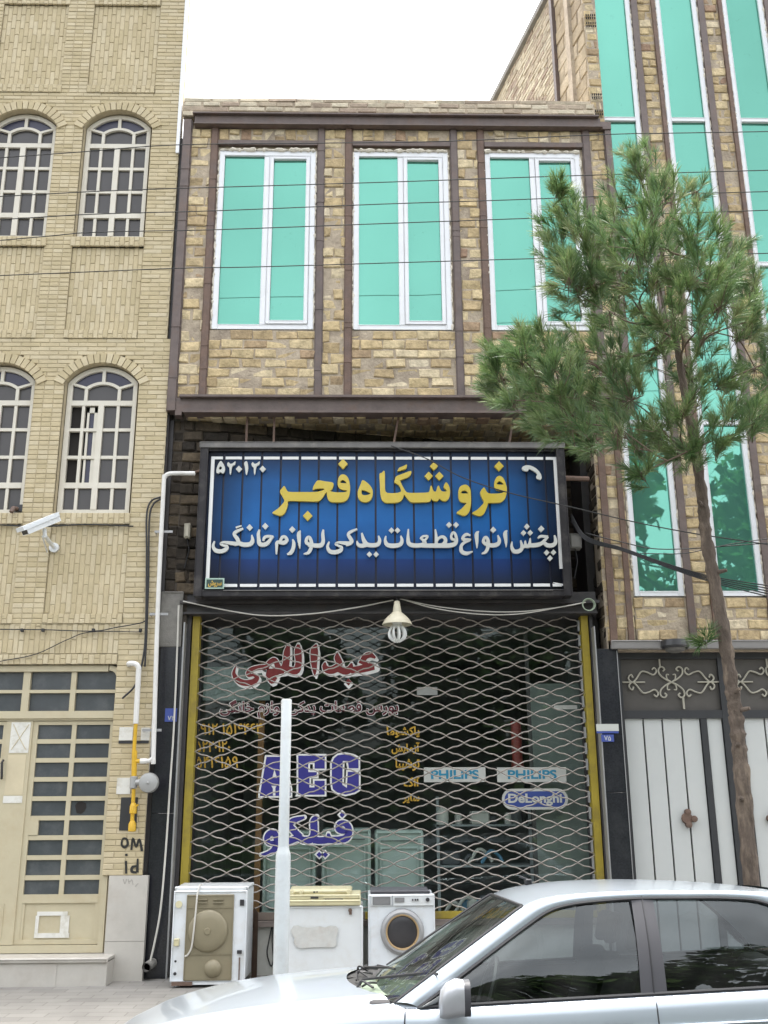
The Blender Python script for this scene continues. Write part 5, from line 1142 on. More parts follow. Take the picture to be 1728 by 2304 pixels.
m=MB(); m.box(x1-.058,x1-.048,yf-.003,yf+.01,.06,.24); m.box(x0+.02,x0+.2,yf-.012,yf+.3,.02,.05); m.build('rust_streak',M_rust,wm,smooth=0)
m=MB(); m.box(x0+.2,x1-.1,yf+.0,yf+.05,.025,.045)
for q in (x0+.06,x1-.08): m.lathe([(.02,0),(.02,.045)],(q,yf+.08,0),10); m.lathe([(.02,0),(.02,.045)],(q,yb-.05,0),10)
m.build('plinth',M_enamel,wm,smooth=0)
m=MB(); m.tube(smooth_path([(cx-.10,yf+.12,z1+.04),(cx-.105,yf+.02,z1+.035),(cx-.115,yf-.025,z1-.04),(cx-.12,yf-.04,.62),(cx-.13,yf-.045,.45),(cx-.145,yf-.03,.33),(cx-.175,yf-.02,.27),(cx-.20,yf-.01,.255)],6),.008,6); m.build('power_cord',M_cordw,wm)
lb=MB(); lb.add([(-1.03,.02,0),(-.975,-.02,0),(-.985,.05,.55),(-1.03,.08,.60),(-1.03,.04,0),(-.975,.0,0),(-.985,.07,.55),(-1.03,.10,.60)],[(0,1,2,3),(4,5,6,7),(0,1,5,4),(1,2,6,5),(2,3,7,6)])
tag(lb.build('leaning_board',mat('rusty_brown_board',(.06,.035,.022),.8,var=.4),smooth=0),'dark brown board leaning behind the washing machine that shows its back','board')
hs_=MB(); hs_.tube(smooth_path([(-.86,.14,.43),(-.885,.14,.30),(-.90,.14,.2),(-.88,.14,.12),(-.855,.14,.08),(-.84,.14,.15),(-.855,.14,.30),(-.85,.14,.43)],6),.006,5)
tag(hs_.build('loose_cable',M_greycable),'loose grey cable loop hanging on the low white wall beside the pole','cable')
tw=thing('twin_tub_washer','white twin tub washer with yellowed plastic top and a peeled sticker patch','washing machine',(-.33,-.2,0),'appliances outside the shop')
x0,x1,yf,yb,z0,z1=-.70,0.0,-.46,.0,.03,.655
m=MB(); m.rbox(x0,x1,yf,yb,z0,z1,.015); m.build('cabinet',M_enamel,tw)
m=MB(); m.rbox(x0-.006,x1-.02,yf-.02,yb,z1+.001,z1+.052,.012); m.rbox(x0+.0,x1-.02,yf+.0,yb,z1+.05,z1+.095,.01); m.rbox(x0+.02,x1-.10,yf+.05,yb,z1+.09,z1+.135,.021)
m.build('top_deck',M_yelplast,tw)
m=MB(); 
for q,r_ in ((x0+.06,.022),(x0+.14,.02),(x1-.13,.025)): m.lathe([(.001,-.022),(r_*.8,-.02),(r_,0)],(q,yf+.05,z1+.112),14,'Y')
m.build('control_knob',M_yelplast,tw)
m=MB(); m.box(x0+.25,x0+.27,yf+.046,yf+.06,z1+.105,z1+.118); m.box(x0+.28,x0+.29,yf+.046,yf+.06,z1+.105,z1+.12); m.box(x0+.23,x0+.30,yf-.004,yf+.02,z1+.06,z1+.075); m.rbox(x0+.355,x0+.52,yf-.008,yf+.02,z1+.052,z1+.060,.002); m.build('marking',M_darkplast,tw,smooth=0)
m=MB(); m.rbox(x0+.34,x1-.03,yf-.006,yf+.03,z1+.058,z1+.09,.006); m.build('spinner_lid',M_yelplast,tw)
m=MB(); P=[(.06,.365),(.05,.40),(.07,.435),(.11,.44),(.15,.425),(.20,.42),(.26,.425),(.31,.43),(.35,.42),(.40,.435),(.45,.43),(.47,.41),(.465,.37),(.45,.33),(.455,.29),(.44,.26),(.38,.255),(.30,.26),(.20,.255),(.14,.25),(.10,.265),(.075,.30),(.085,.33)]
m.prism([(x0+a+.01,b+.055) for a,b in P],yf-.0025,yf+.004); m.build('peeled_patch',M_patch,tw,smooth=0)
m=MB(); m.lathe([(.001,-.02),(.016,-.018),(.018,0)],(x1-.115,yf,.615),10,'Y'); m.box(x1-.125,x1-.10,yf-.006,yf,.58,.61); m.build('broken_fitting',M_rust,tw)
fl=thing('washing_machine','white front loading washing machine with a round dark porthole','washing machine',(.35,-.2,0),'appliances outside the shop')
x0,x1,yf,yb,z0,z1=.045,.645,-.43,.05,.03,.745
m=MB(); m.rbox(x0,x1,yf,yb,z0,z1,.012); m.build('cabinet',M_enamel2,fl)
m=MB(); m.rbox(x0+.02,x1-.04,yf+.02,yb,z1,z1+.028,.008); m.build('worktop',mat('dark_grey_top',(.10,.10,.11),.5),fl)
m=MB(); m.rbox(x0+.225,x1-.004,yf-.010,yf+.01,z1-.098,z1-.008,.005); m.rbox(x0+.03,x0+.215,yf-.006,yf+.01,z1-.098,z1-.012,.005); m.build('control_panel',M_enamel,fl)
m=MB(); m.rbox(x0+.042,x0+.20,yf-.010,yf+.01,z1-.088,z1-.02,.004); m.box(x0+.24,x0+.325,yf-.014,yf,z1-.068,z1-.028); m.build('detergent_drawer',mat('grey_drawer',(.20,.20,.20),.4),fl)
m=MB(); 
for q in (.40,.425,.445): m.lathe([(.001,-.018),(.008,-.016),(.008,0)],(x0+q,yf-.009,z1-.047),8,'Y')
m.lathe([(.001,-.025),(.016,-.022),(.018,0)],(x0+.535,yf-.009,z1-.047),12,'Y'); m.build('control_knob',M_darkplast,fl)
cx,cz=x0+.305,.43
m=MB(); m.lathe([(.130,-.002),(.140,-.020),(.150,-.032),(.165,-.034),(.188,-.022),(.194,-.004),(.194,.004)],(cx,yf,cz),48,'Y',cap=False)
pt=m.build('porthole',M_chrome,fl)
m=MB(); m.lathe([(.001,-.030),(.08,-.027),(.12,-.020),(.140,-.012)],(cx,yf,cz),40,'Y'); m.build('glass',M_drum,pt)
m=MB(); m.lathe([(.132,-.014),(.137,-.030),(.146,-.033),(.150,-.030)],(cx,yf,cz),40,'Y',cap=False); m.build('gasket',mat('tan_gasket',(.38,.26,.13),.6),pt)
# appliances inside the shop behind the glass
def inwm(x0,x1,y,z0,z1,label,base=None):
    t=thing('washing_machine',label,'washing machine',((x0+x1)/2,y,z0),'machines inside the shop')
    MB().rbox(x0,x1,y,y+.5,z0+.02,z1,.03).build('cabinet',mat('pale_green_white_enamel',(.42,.50,.46),.5,var=.1),t)
    MB().rbox(x0+.05,x1-.05,y-.008,y+.02,z0+.1,z1-.16,.02).build('back_panel',mat('pale_grey_panel',(.38,.45,.42),.5,var=.1),t)
    m=MB(); m.box(x0+.06,x1-.06,y-.006,y+.01,z1-.11,z1-.10); m.build('trim_line',M_darkplast,t,smooth=0)
inwm(-1.02,-.48,.72,.42,1.27,'pale machine behind the shop glass left of the pole')
inwm(-.42,.08,.70,.42,1.29,'pale machine behind the shop glass above the twin tub washer')
inwm(.12,.62,.72,.42,1.27,'pale machine behind the shop glass above the front loading washer')
sh=thing('parts_shelf','cluttered shelf of grey spare parts behind the right side of the shop glass','shelf',(1.3,.9,.42))
m=MB()
for z in (.9,1.3): m.box(.75,1.75,.8,1.2,z,z+.02)
for x in (.76,1.72): m.box(x,x+.03,.8,.83,.42,1.6)
m.build('shelf_frame',mat('grey_shelf_metal',(.22,.24,.25),.5),sh,smooth=0)
M_g1=mat('grey_spare_part',(.42,.42,.39),.6,var=.3); M_g2=mat('blue_spare_part',(.07,.20,.32),.5); M_g3=mat('dark_spare_part',(.06,.065,.075),.5)
for k in range(16):
    z=rnd.choice((.45,.92,1.32)); x=rnd.uniform(.8,1.62); m=MB(); s=rnd.uniform(.05,.11)
    if k%3==0: m.lathe([(.01,0),(s*.6,.0),(s*.6,s*1.2),(s*.3,s*1.6),(.01,s*1.6)],(x,rnd.uniform(.82,.95),z),12)
    elif k%3==1: m.rbox(x-s,x+s,.8+rnd.uniform(0,.05),1.0,z,z+s*1.4,.015)
    else: m.tube(smooth_path([(x-s,.82,z+.02),(x,.80,z+s*1.5),(x+s,.84,z+s),(x+s*1.4,.82,z+.03)],5),.018,7)
    m.build('spare_part',rnd.choice((M_g1,M_g1,M_g2,M_g3)),sh)
m=MB(); m.tube([(1.60,.6,1.95),(1.60,.6,2.35)],.055,12); m.lathe([(.02,0),(.07,.02),(.06,.1)],(1.60,.6,1.85),12); tag(m.build('extinguisher',mat('dull_red_paint',(.20,.03,.025),.4)),'dull red fire extinguisher hanging behind the right half of the shop glass','fire extinguisher')

# ---------------------------------------------------------------- white pole on the pavement
po=thing('steel_pole','plain pale grey steel pole standing on the pavement in front of the shop','pole',(-.565,-2.7,0))
px,py=-.553,-2.7
MB().lathe([(.052,0),(.052,1.17),(.049,1.195),(.040,1.225),(.038,1.24)],(px,py,0),28).build('base_tube',M_pole,po)
MB().lathe([(.0375,1.2),(.037,2.243),(.033,2.25),(.001,2.252)],(px,py,0),28).build('upper_tube',M_pole,po)
MB().lathe([(.13,.0),(.13,.012),(.07,.014)],(px,py,0),24).build('base_plate',M_chrome,po)

# ---------------------------------------------------------------- pine tree
TR=thing('pine_tree','young pine tree with leaning bare trunk and loose needle crown beside the shop','tree',(2.72,-2.6,0))
TY=-2.6
def T(u,v,dy=0): return at(u,v,TY+dy)
trunk=[Vector((2.74,TY,-.02)),T(1690,1976),T(1670,1753),T(1661,1664),T(1654,1597),T(1644,1531),T(1628,1420),T(1606,1300),T(1588,1200),T(1580,1120),T(1562,990),T(1540,880),T(1527,800),T(1512,710),T(1500,620),T(1478,520),T(1450,430),T(1425,350)]
rad=[.070,.055,.054,.052,.050,.049,.047,.045,.043,.041,.036,.031,.026,.021,.017,.013,.008,.005]
tp_=smooth_path(trunk,6); rr=[]
for i in range(len(rad)-1): rr+= [rad[i]+(rad[i+1]-rad[i])*k/6 for k in range(6)]
rr.append(rad[-1]); rr=[q*(1+.10*math.sin(i*2.1)+rnd.uniform(-.05,.05)) for i,q in enumerate(rr)]
tk=MB(); tk.tube(smooth_path(tp_,2),[q for i in range(len(rr)-1) for q in (rr[i],(rr[i]+rr[i+1])/2)]+[rr[-1]],20)
tk.v=[(a+rnd.uniform(-1,1)*(.006 if c<4 else .003),b+rnd.uniform(-1,1)*(.006 if c<4 else .003),c) for a,b,c in tk.v]
for (u,v) in ((1580,1140),(1600,1290),(1648,1560),(1652,1600),(1660,1680),(1672,1800)):
    p=T(u,v); d=Vector((rnd.uniform(-1,1),-.6,.1)).normalized(); tk.tube([p,p+d*.09,p+d*.12],[.02,.016,.012],7)
CL=[(1417,345,25),(1442,395,50),(1400,470,60),(1490,450,50),(1570,430,40),(1460,520,80),(1550,530,60),(1640,570,45),(1640,620,55),(1690,660,45),(1695,720,40),
 (1245,430,22),(1270,480,45),(1250,520,45),(1310,545,55),(1290,600,55),(1295,660,50),(1370,560,55),(1400,640,65),(1480,620,75),(1560,630,75),(1620,690,60),(1370,700,50),(1440,735,65),(1510,720,55),(1580,760,50),(1275,620,30),
 (1100,800,25),(1150,800,40),(1110,850,40),(1165,870,45),(1215,780,35),(1240,830,40),(1300,790,45),(1320,840,55),(1250,890,50),(1380,820,55),(1450,820,65),(1200,940,35),(1280,950,50),(1350,920,60),(1420,900,70),(1330,1000,35),(1160,770,22),(1090,830,22),(1215,930,40),(1480,780,60),
 (1550,850,40),(1620,860,35),(1700,830,40),(1722,760,30),(1735,860,45),(1650,930,40),(1700,950,40),(1620,985,35),(1560,1010,35),(1520,1020,30),(1430,1010,40),(1480,960,40),(1440,1065,25),(1600,640,60),(1660,760,40),(1760,800,50),(1780,720,40),(1190,840,50),(1130,900,35),(1090,880,28),(1290,880,50),(1390,960,55),(1460,1000,45),(1540,920,45),(1340,640,45),(1240,570,35),(1430,560,70),(1520,580,60)]
nd=MB(); sticks=MB()
def needles(p,d,L,n):
    """one shoot: twig with long needles sweeping forward"""
    d=d.normalized(); a=d.cross(Vector((.3,.2,1))); a=a.normalized() if a.length>1e-3 else Vector((1,0,0)); b=d.cross(a)
    r_=rnd.random()
    for k in range(n):
        t=(rnd.random())**.8; q=p+d*(L*t); ph=rnd.uniform(0,6.283); sp_=rnd.uniform(.35,1.0)*(1.15-.55*t)
        dr_=(d+(a*math.cos(ph)+b*math.sin(ph))*sp_); dr_.normalize(); ln=rnd.uniform(.08,.15)
        tip=q+dr_*ln+Vector((0,0,-.012)); w_=dr_.cross(Vector((rnd.uniform(-1,1),rnd.uniform(-1,1),rnd.uniform(-1,1)))); w_.normalize(); w_*=.0020
        mid=q+dr_*ln*.5
        nd.add([q-w_,q+w_,mid+w_*.9,tip,mid-w_*.9],[(0,1,2,3,4)],min(1,max(0,r_*.6+rnd.random()*.4)))
import bisect
def nearest_trunk(v): # attach a limb to the trunk somewhat below the clump
    c=[p for p in tp_ if p.z<v.z-.12 and p.z>3.8] or [tp_[60]]
    return min(c,key=lambda p:abs((v.z-p.z)-.35*math.hypot(v.x-p.x,v.y-p.y)))
clumps=[]
for (u,v,r_) in CL:
    u+=max(0,(1330-u))*.10
    dy=rnd.uniform(-.75,.75)*(1 if abs(u-1500)<260 else .6); clumps.append((T(u,v,dy),r_/300.0))
def tdist(c): return min((p-c).length for p in tp_)
clumps.sort(key=lambda q:tdist(q[0]))
nodes_=[(p,0.0,Vector((0,0,1))) for p in tp_ if p.z>3.9]
for c,r_m in clumps:
    best=None
    for (p,dp,dr) in nodes_:
        d=c-p; L=d.length
        if L<.05: continue
        up=d.z/L; cost=L+.30*dp+(.5*max(0,-.1-up))+ (.35*max(0,.5-d.normalized().dot(dr)) if dp>0 else .25)
        if best is None or cost<best[0]: best=(cost,p,dp,dr)
    _,p0_,dp,dr=best; d=c-p0_; L=d.length
    m1=p0_+(dr*.35+d.normalized()*.65)*L*.4+Vector((rnd.uniform(-.05,.05),rnd.uniform(-.05,.05),rnd.uniform(-.06,.02)))
    P=smooth_path([p0_,m1,c],6); r0=max(.006,.017-.006*dp)*min(1,.45+L*.5)
    sticks.tube(P,[r0+(.0045-r0)*k/(len(P)-1) for k in range(len(P))],6)
    for k in range(2,len(P)): nodes_.append((P[k],dp+L*k/(len(P)-1),(P[k]-P[k-1]).normalized()))
    out=(P[-1]-P[-3]).normalized()
    ns=max(4,int(5+r_m*76))
    for k in range(ns):
        q=Vector((rnd.gauss(0,.5),rnd.gauss(0,.6),rnd.gauss(0,.5))); q=q*r_m
        p=c+q; d=(q.normalized()*.6+out*.5+Vector((rnd.uniform(-.3,.3),rnd.uniform(-.3,.3),rnd.uniform(.25,1.25))))
        Ls=rnd.uniform(.09,.2); d.normalize(); p2=p-d*Ls*.5
        sticks.tube([c+(p2-c)*.15,p2,p2+d*Ls],[.0035,.003,.0015],4,False)
        needles(p2,d,Ls,rnd.randint(48,80))
for k in range(7):  # little sprig low on the trunk
    p=T(1585+rnd.uniform(-8,8),1445+rnd.uniform(-10,10)); needles(p,Vector((rnd.uniform(-1,.4),-.4,rnd.uniform(-.3,.8))),.08,40)
sticks.tube(smooth_path([T(1625,1425),T(1600,1440),T(1585,1450)],4),.006,5)
for k in range(3):
    p=T(*((1345,580),(1330,610),(1555,560))[k]); sticks.lathe([(.002,-.04),(.022,-.02),(.024,.0),(.012,.03),(.002,.04)],tuple(p),8)
tk.build('trunk',M_bark,TR,smooth=60); sticks.build('branches',mat('twig_bark',(.12,.085,.06),.9,var=.3),TR)
def needlemat():
    m,t,o=nodes('pine_needles'); L=t.links.new; a=nn(t,'ShaderNodeAttribute',attribute_name='rnd'); cr=nn(t,'ShaderNodeValToRGB'); el=cr.color_ramp.elements
    while len(el)<4: el.new(.5)
    for e_,(q,c) in zip(el,((0,(.06,.115,.045)),(.4,(.10,.18,.058)),(.75,(.17,.235,.085)),(1,(.30,.29,.15)))): e_.position=q; e_.color=c4(c)
    L(a.outputs['Fac'],cr.inputs[0]); d=nn(t,'ShaderNodeBsdfDiffuse'); L(cr.outputs[0],d.inputs[0]); tr=nn(t,'ShaderNodeBsdfTranslucent'); L(cr.outputs[0],tr.inputs[0]); g=nn(t,'ShaderNodeBsdfGlossy'); g.inputs['Roughness'].default_value=.35; g.inputs['Color'].default_value=(.8,.85,.8,1)
    mx=nn(t,'ShaderNodeMixShader'); mx.inputs[0].default_value=.35; L(d.outputs[0],mx.inputs[1]); L(tr.outputs[0],mx.inputs[2]); m2=nn(t,'ShaderNodeMixShader'); m2.inputs[0].default_value=.06; L(mx.outputs[0],m2.inputs[1]); L(g.outputs[0],m2.inputs[2]); L(m2.outputs[0],o.inputs[0]); return m
nd.build('crown',needlemat(),TR,smooth=0,fix=False)
# ---------------------------------------------------------------- parked car
CAR=thing('parked_car','silver sedan parked at the kerb in front of the shop','car',(.75,-4.15,-.25))
YC=-4.15
def cp(x,w_,z,s=1): return Vector((x,YC-s*w_,z))
# lower body stations: x, half width, low z, shoulder z, centre z
STN=[(-1.50,.60,.02,.15,.16),(-1.485,.70,-.02,.21,.225),(-1.43,.77,-.05,.285,.305),(-1.33,.81,-.07,.35,.375),(-1.15,.83,-.08,.43,.462),(-.9,.845,-.08,.50,.545),(-.6,.85,-.08,.548,.603),(-.3,.85,-.08,.578,.637),(-.05,.85,-.08,.597,.652),(.12,.85,-.08,.607,.640)]
def belt(x): return .600+.043*(x-.27) if x<2.2 else .683+.005*(x-2.2)
def prof(W,zl,zs):
    h=zs-zl; q=lambda f:zl+h*f
    return [(W-.12,zl-.03),(W-.03,zl),(W-.004,q(.12)),(W,q(.27)),(W+.003,q(.49)),(W,q(.71)),(W-.006,q(.855)),(W-.012,q(.92)),(W-.020,q(.957)),(W-.034,q(.985)),(W-.055,zs)]
bd=MB()
rows=[]
def lerp_st(x):
    for i in range(len(STN)-1):
        a,b=STN[i],STN[i+1]
        if a[0]<=x<=b[0]: t=(x-a[0])/(b[0]-a[0]); return [a[k]+(b[k]-a[k])*t for k in range(5)]
    return STN[-1]
fx=[-1.50,-1.49,-1.475,-1.45,-1.40,-1.33]+[-1.25+.1*k for k in range(14)]+[.12]
smooth_st=smooth_path([Vector((a[1],a[3],a[4])) for a in STN],8)
def stn(x):
    # catmull through stations
    for i in range(len(STN)-1):
        if STN[i][0]<=x<=STN[i+1][0]:
            t=(x-STN[i][0])/(STN[i+1][0]-STN[i][0]); j=i*8+t*8; k=int(j); f_=j-k; v=smooth_st[k] if k+1>=len(smooth_st) else smooth_st[k].lerp(smooth_st[k+1],f_); L=lerp_st(x); return (v.x,L[2],v.y,v.z)
    a=STN[-1]; return (a[1],a[2],a[3],a[4])
def side_pts(x,s):
    if x<=.12: W,zl,zs,zt=stn(x)
    elif x<=2.67: W,zl,zs=.85,-.08,belt(x)+.004
    else:
        t=(x-2.67)/.42; W=.85-.10*t**3; zl=-.08+.05*t; zs=.686-.01*t
    return [cp(x,a,b,s) for a,b in prof(W,zl,zs)]
def hood_edge(w_): return -.09+.27*min(1,(w_/.75))**2.2
def hood_pts(x):
    def half(s_):
        out=[]
        for k in range(15):
            xx=x
            for it in range(3):
                W,zl,zs,zt=stn(xx); r0=W-.235
                if k<6: a,b=((W-.055,zs),(W-.10,zs+.002),(W-.150,zs+.003),(W-.175,zs+.010),(W-.205,zs+.031),(W-.235,zs+.038))[k]
                else: t=(k-6)/8; a,b=r0*(1-t),zs+.038+(zt-zs-.038)*(1-(1-t)**2)
                xx=min(x,hood_edge(a)) if k>0 else x
            out.append(cp(xx,a,b,s_))
        return out
    return half(1)+list(reversed(half(-1)[:-1]))
body_x=fx+[.3+.15*k for k in range(15)]+[2.5,2.6,2.70,2.78,2.86,2.94,3.0,3.05,3.085,3.09]
for s in (1,-1): bd.grid([side_pts(x,s) for x in body_x])
bd.grid([hood_pts(x) for x in fx+[.19]])
def trunk_pts(x):
    e=side_pts(x,1)[-1]; w_=YC-e.y; P=[(w_*(1-k/8),e.z+.03*(1-(1-k/8)**2)) for k in range(9)]
    return [cp(x,a,b,1) for a,b in P]+[cp(x,a,b,-1) for a,b in reversed(P[:-1])]
bd.grid([trunk_pts(x) for x in (2.70,2.78,2.86,2.94,3.0,3.05,3.085,3.09)])
# nose and tail skins
n0=side_pts(-1.50,1); n1=side_pts(-1.50,-1); bd.grid([n0,n1]); n0=side_pts(3.09,1); n1=side_pts(3.09,-1); bd.grid([n0,n1])
# greenhouse curves (x, w, z): E window edge, G windscreen / roof / rear glass edge
EC=[(.255,.800,.607),(.42,.768,.71),(.62,.728,.838),(.79,.692,.945),(.915,.668,1.015),(1.04,.654,1.045),(1.20,.648,1.060),(1.37,.646,1.068),(1.60,.646,1.068),(1.80,.647,1.066),(1.97,.654,1.050),(2.10,.672,.990),(2.24,.708,.875),(2.36,.75,.765),(2.43,.79,.692)]
GC=[(.145,.770,.622),(.31,.735,.728),(.50,.698,.850),(.66,.668,.952),(.785,.640,1.030),(.90,.615,1.070),(1.10,.600,1.090),(1.37,.595,1.098),(1.60,.595,1.098),(1.88,.598,1.094),(2.18,.608,1.074),(2.37,.630,1.01),(2.54,.662,.895),(2.68,.70,.785),(2.80,.745,.705)]
ES=smooth_path([Vector(p) for p in EC],5); GS=smooth_path([Vector(p) for p in GC],5)
for s in (1,-1):
    rows=[]
    for e,g in zip(ES,GS):
        r_=[]
        for t in (0,.12,.3,.5,.7,.88,1):
            p=e.lerp(g,t); bulge=.022*math.sin(math.pi*t)**.7; nrm=Vector((-.25,.75,.6)).normalized()
            p=p+Vector((0,nrm.y,nrm.z))*bulge; r_.append(cp(p.x,p.y,p.z,s))
        rows.append(r_)
    bd.grid(rows)
    # fill between the base of the A pillar / C pillar and the body shoulder
    bd.grid([[cp(.145,.770,.622,s),cp(.20,.785,.615,s),cp(.255,.80,.607,s)],[cp(.10,.795,.606,s),cp(.18,.797,.604,s),cp(.30,.797,.603,s)]])
    bd.grid([[cp(2.43,.79,.692,s),cp(2.60,.77,.697,s),cp(2.80,.745,.705,s)],[cp(2.40,.798,.688,s),cp(2.60,.797,.690,s),cp(2.84,.785,.688,s)]])
# roof
i0=4*5; i1=10*5; rows=[]
for i in range(i0,i1+1):
    g=GS[i]; cr_=.035*math.sin(math.pi*min(1,max(0,(i-i0)/(i1-i0)))*.8+.35)
    rows.append([cp(g.x-.03*(1-(k/8-1)**2)*(1 if i<i0+8 else 0)*(1-(i-i0)/8),g.y*(1-k/8),g.z+cr_*(1-(1-k/8)**2),1) for k in range(17)])
bd.grid(rows)
body=bd.build('body',M_carp,CAR,smooth=40)
# windscreen and rear glass
def screen(Gs,bow0,bow1,up0,up1):
    rows=[]
    for i,g in enumerate(Gs):
        t=i/max(1,len(Gs)-1); bow=bow0+(bow1-bow0)*t; up=up0+(up1-up0)*t
        rows.append([cp(g.x+bow*(1-(1-k/8)**2),g.y*(1-k/8),g.z+up*(1-(1-k/8)**2),1) for k in range(17)])
    return rows
m=MB(); m.grid(screen(GS[:i0+1],-.09,-.03,.0,.035*math.sin(.35))); ws=m.build('windscreen',M_windsc,CAR)
m=MB(); m.grid(screen(GS[i1:],.02,.07,.02,.02)); m.build('rear_glass',M_windsc,CAR)
# black seals along the windscreen edge
for s in (1,-1):
    m=MB(); m.tube([cp(g.x,g.y+.004,g.z+.004,s) for g in GS[:i0+1]],.007,5); m.tube([cp(e.x,e.y+.003,e.z-.004,s) for e in ES],.009,6)
    m.tube([cp(x,.803,belt(x)+.008,s) for x in [.26+.1*k for k in range(23)]],.008,6); m.build('window_seal',M_rubber,CAR)
m=MB(); r_=screen(GS[i0:i0+1],-.03,-.03,.012,.012)[0] if False else [cp(GS[i0].x-.03*(1-(1-k/8)**2),GS[i0].y*(1-k/8),GS[i0].z+.012*(1-(1-k/8)**2)+.004,1) for k in range(17)]
m.tube(r_,.008,5); m.build('windscreen_top_seal',M_rubber,CAR)
# side glass
def e_at(x,C):
    for i in range(len(C)-1):
        if C[i].x<=x<=C[i+1].x: return C[i].lerp(C[i+1],(x-C[i].x)/(C[i+1].x-C[i].x))
    return C[-1]
for s in (1,-1):
    for x0,x1,nm in ((.262,1.315,'front_window'),(1.425,2.415,'rear_window')):
        rows=[]; n=18
        for k in range(n+1):
            x=x0+(x1-x0)*k/n; e=e_at(x,ES); b=belt(x)
            rows.append([cp(x,.800+(e.y-.800)*t+.026*math.sin(math.pi*t)-.008,b+(max(e.z,b+.004)-b)*t,s) for t in (0,.2,.4,.6,.8,1)])
        m=MB(); m.grid(rows); m.build(nm,M_carglass,CAR)
    rows=[]
    for t in (0,.25,.5,.75,1):
        zb=belt(1.36); ze=1.066; z=zb+(ze-zb)*t; w_=.802+(.648-.802)*t+.026*math.sin(math.pi*t)
        xa,xb=1.300+.028*t,1.425+.010*t; rows.append([cp(xa,w_,z,s),cp((xa+xb)/2-.004,w_+.004,z,s),cp((xa+xb)/2+.004,w_+.004,z,s),cp(xb,w_,z,s)])
    m=MB(); m.grid(rows); m.build('centre_pillar',M_carpillar,CAR)
    m=MB(); m.tube([cp(1.362+.019*t,.808+(.650-.808)*t+.026*math.sin(math.pi*t),belt(1.36)+(1.068-belt(1.36))*t,s) for t in (0,.25,.5,.75,1)]+[cp(1.382,.632,1.094,s)],.004,5)
    # panel gaps
    for x,zt in ((.195,.605),(1.362,.645),(2.30,.68)):
        m.tube([cp(x-.03*(1-(q/8))**2 if x<1 else x,a+.001,b,s) for q,(a,b) in enumerate(prof(.85,-.08,zt)[2:])],.0035,4)
    m.tube([cp(x,.851,-.02,s) for x in (.17,1.36,2.3)],.0035,4); m.build('panel_gap',M_rubber,CAR)
    m=MB(); 
    for x in (.30,1.45): m.add([cp(x+dx,.853,z,s) for dx,z in ((0,.20),(1.0 if x<1 else .80,.20),(1.0 if x<1 else .80,.26),(0,.26))],[(0,1,2,3)])
    m.tube([cp(x,.852,.485+.035*(x-.2),s) for x in (-1.0,-.5,0,.5,1,1.5,2,2.5)],.006,5); m.build('side_moulding',M_carp,CAR)
    for x in (1.18,2.08):
        m=MB(); m.rbox(x-.07,x+.07,-.013,.01,.50,.535,.01); m.xf(lambda p:Vector((p.x,YC-s*(.853-p.y if True else 0),p.z))); m.build('door_handle',M_carpillar,CAR)
    # door mirror
    m=MB(); R0=[(.345,.575,.035,.06),(.355,.572,.06,.115),(.38,.570,.075,.145),(.42,.575,.08,.158),(.455,.58,.075,.15)]
    rows=[]
    for (x,zb,hh,h_) in R0:
        cz=zb+h_/2+.008
        rows.append([cp(x+(.0),.93+hh*math.copysign(abs(math.cos(a))**.6,math.cos(a)),cz+h_/2*math.copysign(abs(math.sin(a))**.55,math.sin(a)),s) for a in [2*math.pi*q/20 for q in range(20)]])
    m.grid(rows,True); m.add(rows[0],[tuple(range(20))]); mi=m.build('door_mirror',mat('mirror_housing_grey',(.36,.37,.39),.35,.4,var=.03),CAR)
    m=MB(); r2=[p+Vector((.0,0,0)) for p in rows[-1]]; m.add(r2+[p+Vector((.028,0,0)) for p in r2],[tuple(range(20,40))]+[(q,(q+1)%20,(q+1)%20+20,q+20) for q in range(20)]); m.build('mirror_rim',M_carpillar,mi)
    m=MB(); m.tube([cp(.41,.80,.625,s),cp(.41,.88,.64,s)],.028,8); m.add([cp(.265,.805,.605,s),cp(.41,.803,.612,s),cp(.41,.778,.70,s)],[(0,1,2)]); m.build('mirror_foot',M_rubber,mi)
    # wheels and arches
    for x in (-.62,2.05):
        yc=.76
        m=MB(); m.lathe([(.19,-.09),(.285,-.09),(.30,-.07),(.30,.07),(.285,.088),(.19,.088)],(x,YC-s*yc,.05),36,'Y'); wh=m.build('wheel',M_tyre,CAR)
        m=MB(); q=-s*.092; m.lathe([(.001,q*1.02),(.05,q*1.02),(.07,q*.9),(.17,q*.9),(.195,q*1.0),(.195,0)],(x,YC-s*yc,.05),36,'Y'); m.build('wheel_trim',M_rim,wh)
        m=MB(); m.add([cp(x+.345*math.cos(R(a)),.8525,.06+.33*math.sin(R(a)),s) for a in range(-20,201,10)],[tuple(range(23))]); m.build('wheel_arch',M_rubber,CAR,smooth=0)
    m=MB(); m.add([cp(-1.475,.70,.12,s),cp(-1.36,.805,.15,s),cp(-1.33,.815,.28,s),cp(-1.455,.745,.22,s),cp(-1.50,.45,.12,s),cp(-1.498,.45,.17,s)],[(0,1,2,3),(0,3,5,4)]); m.xf(lambda p:p+Vector((-.006,-s*.004,0))); m.build('headlight',M_lamp,CAR,smooth=0)
    m=MB(); m.add([cp(3.097,.45,.40,s),cp(3.097,.74,.40,s),cp(3.097,.74,.58,s),cp(3.097,.45,.58,s)],[(0,1,2,3)]); m.build('tail_light',M_redlamp,CAR,smooth=0)
for x0,x1 in ((-1.53,-1.40),(3.02,3.15)):
    m=MB(); m.rbox(-.70,.70,-.0,.16,-.10,.0,.03); m.xf(lambda p:Vector((x0+p.y*(x1-x0)/.16,YC+p.x,p.z))); m.build('bumper',M_carpillar,CAR)
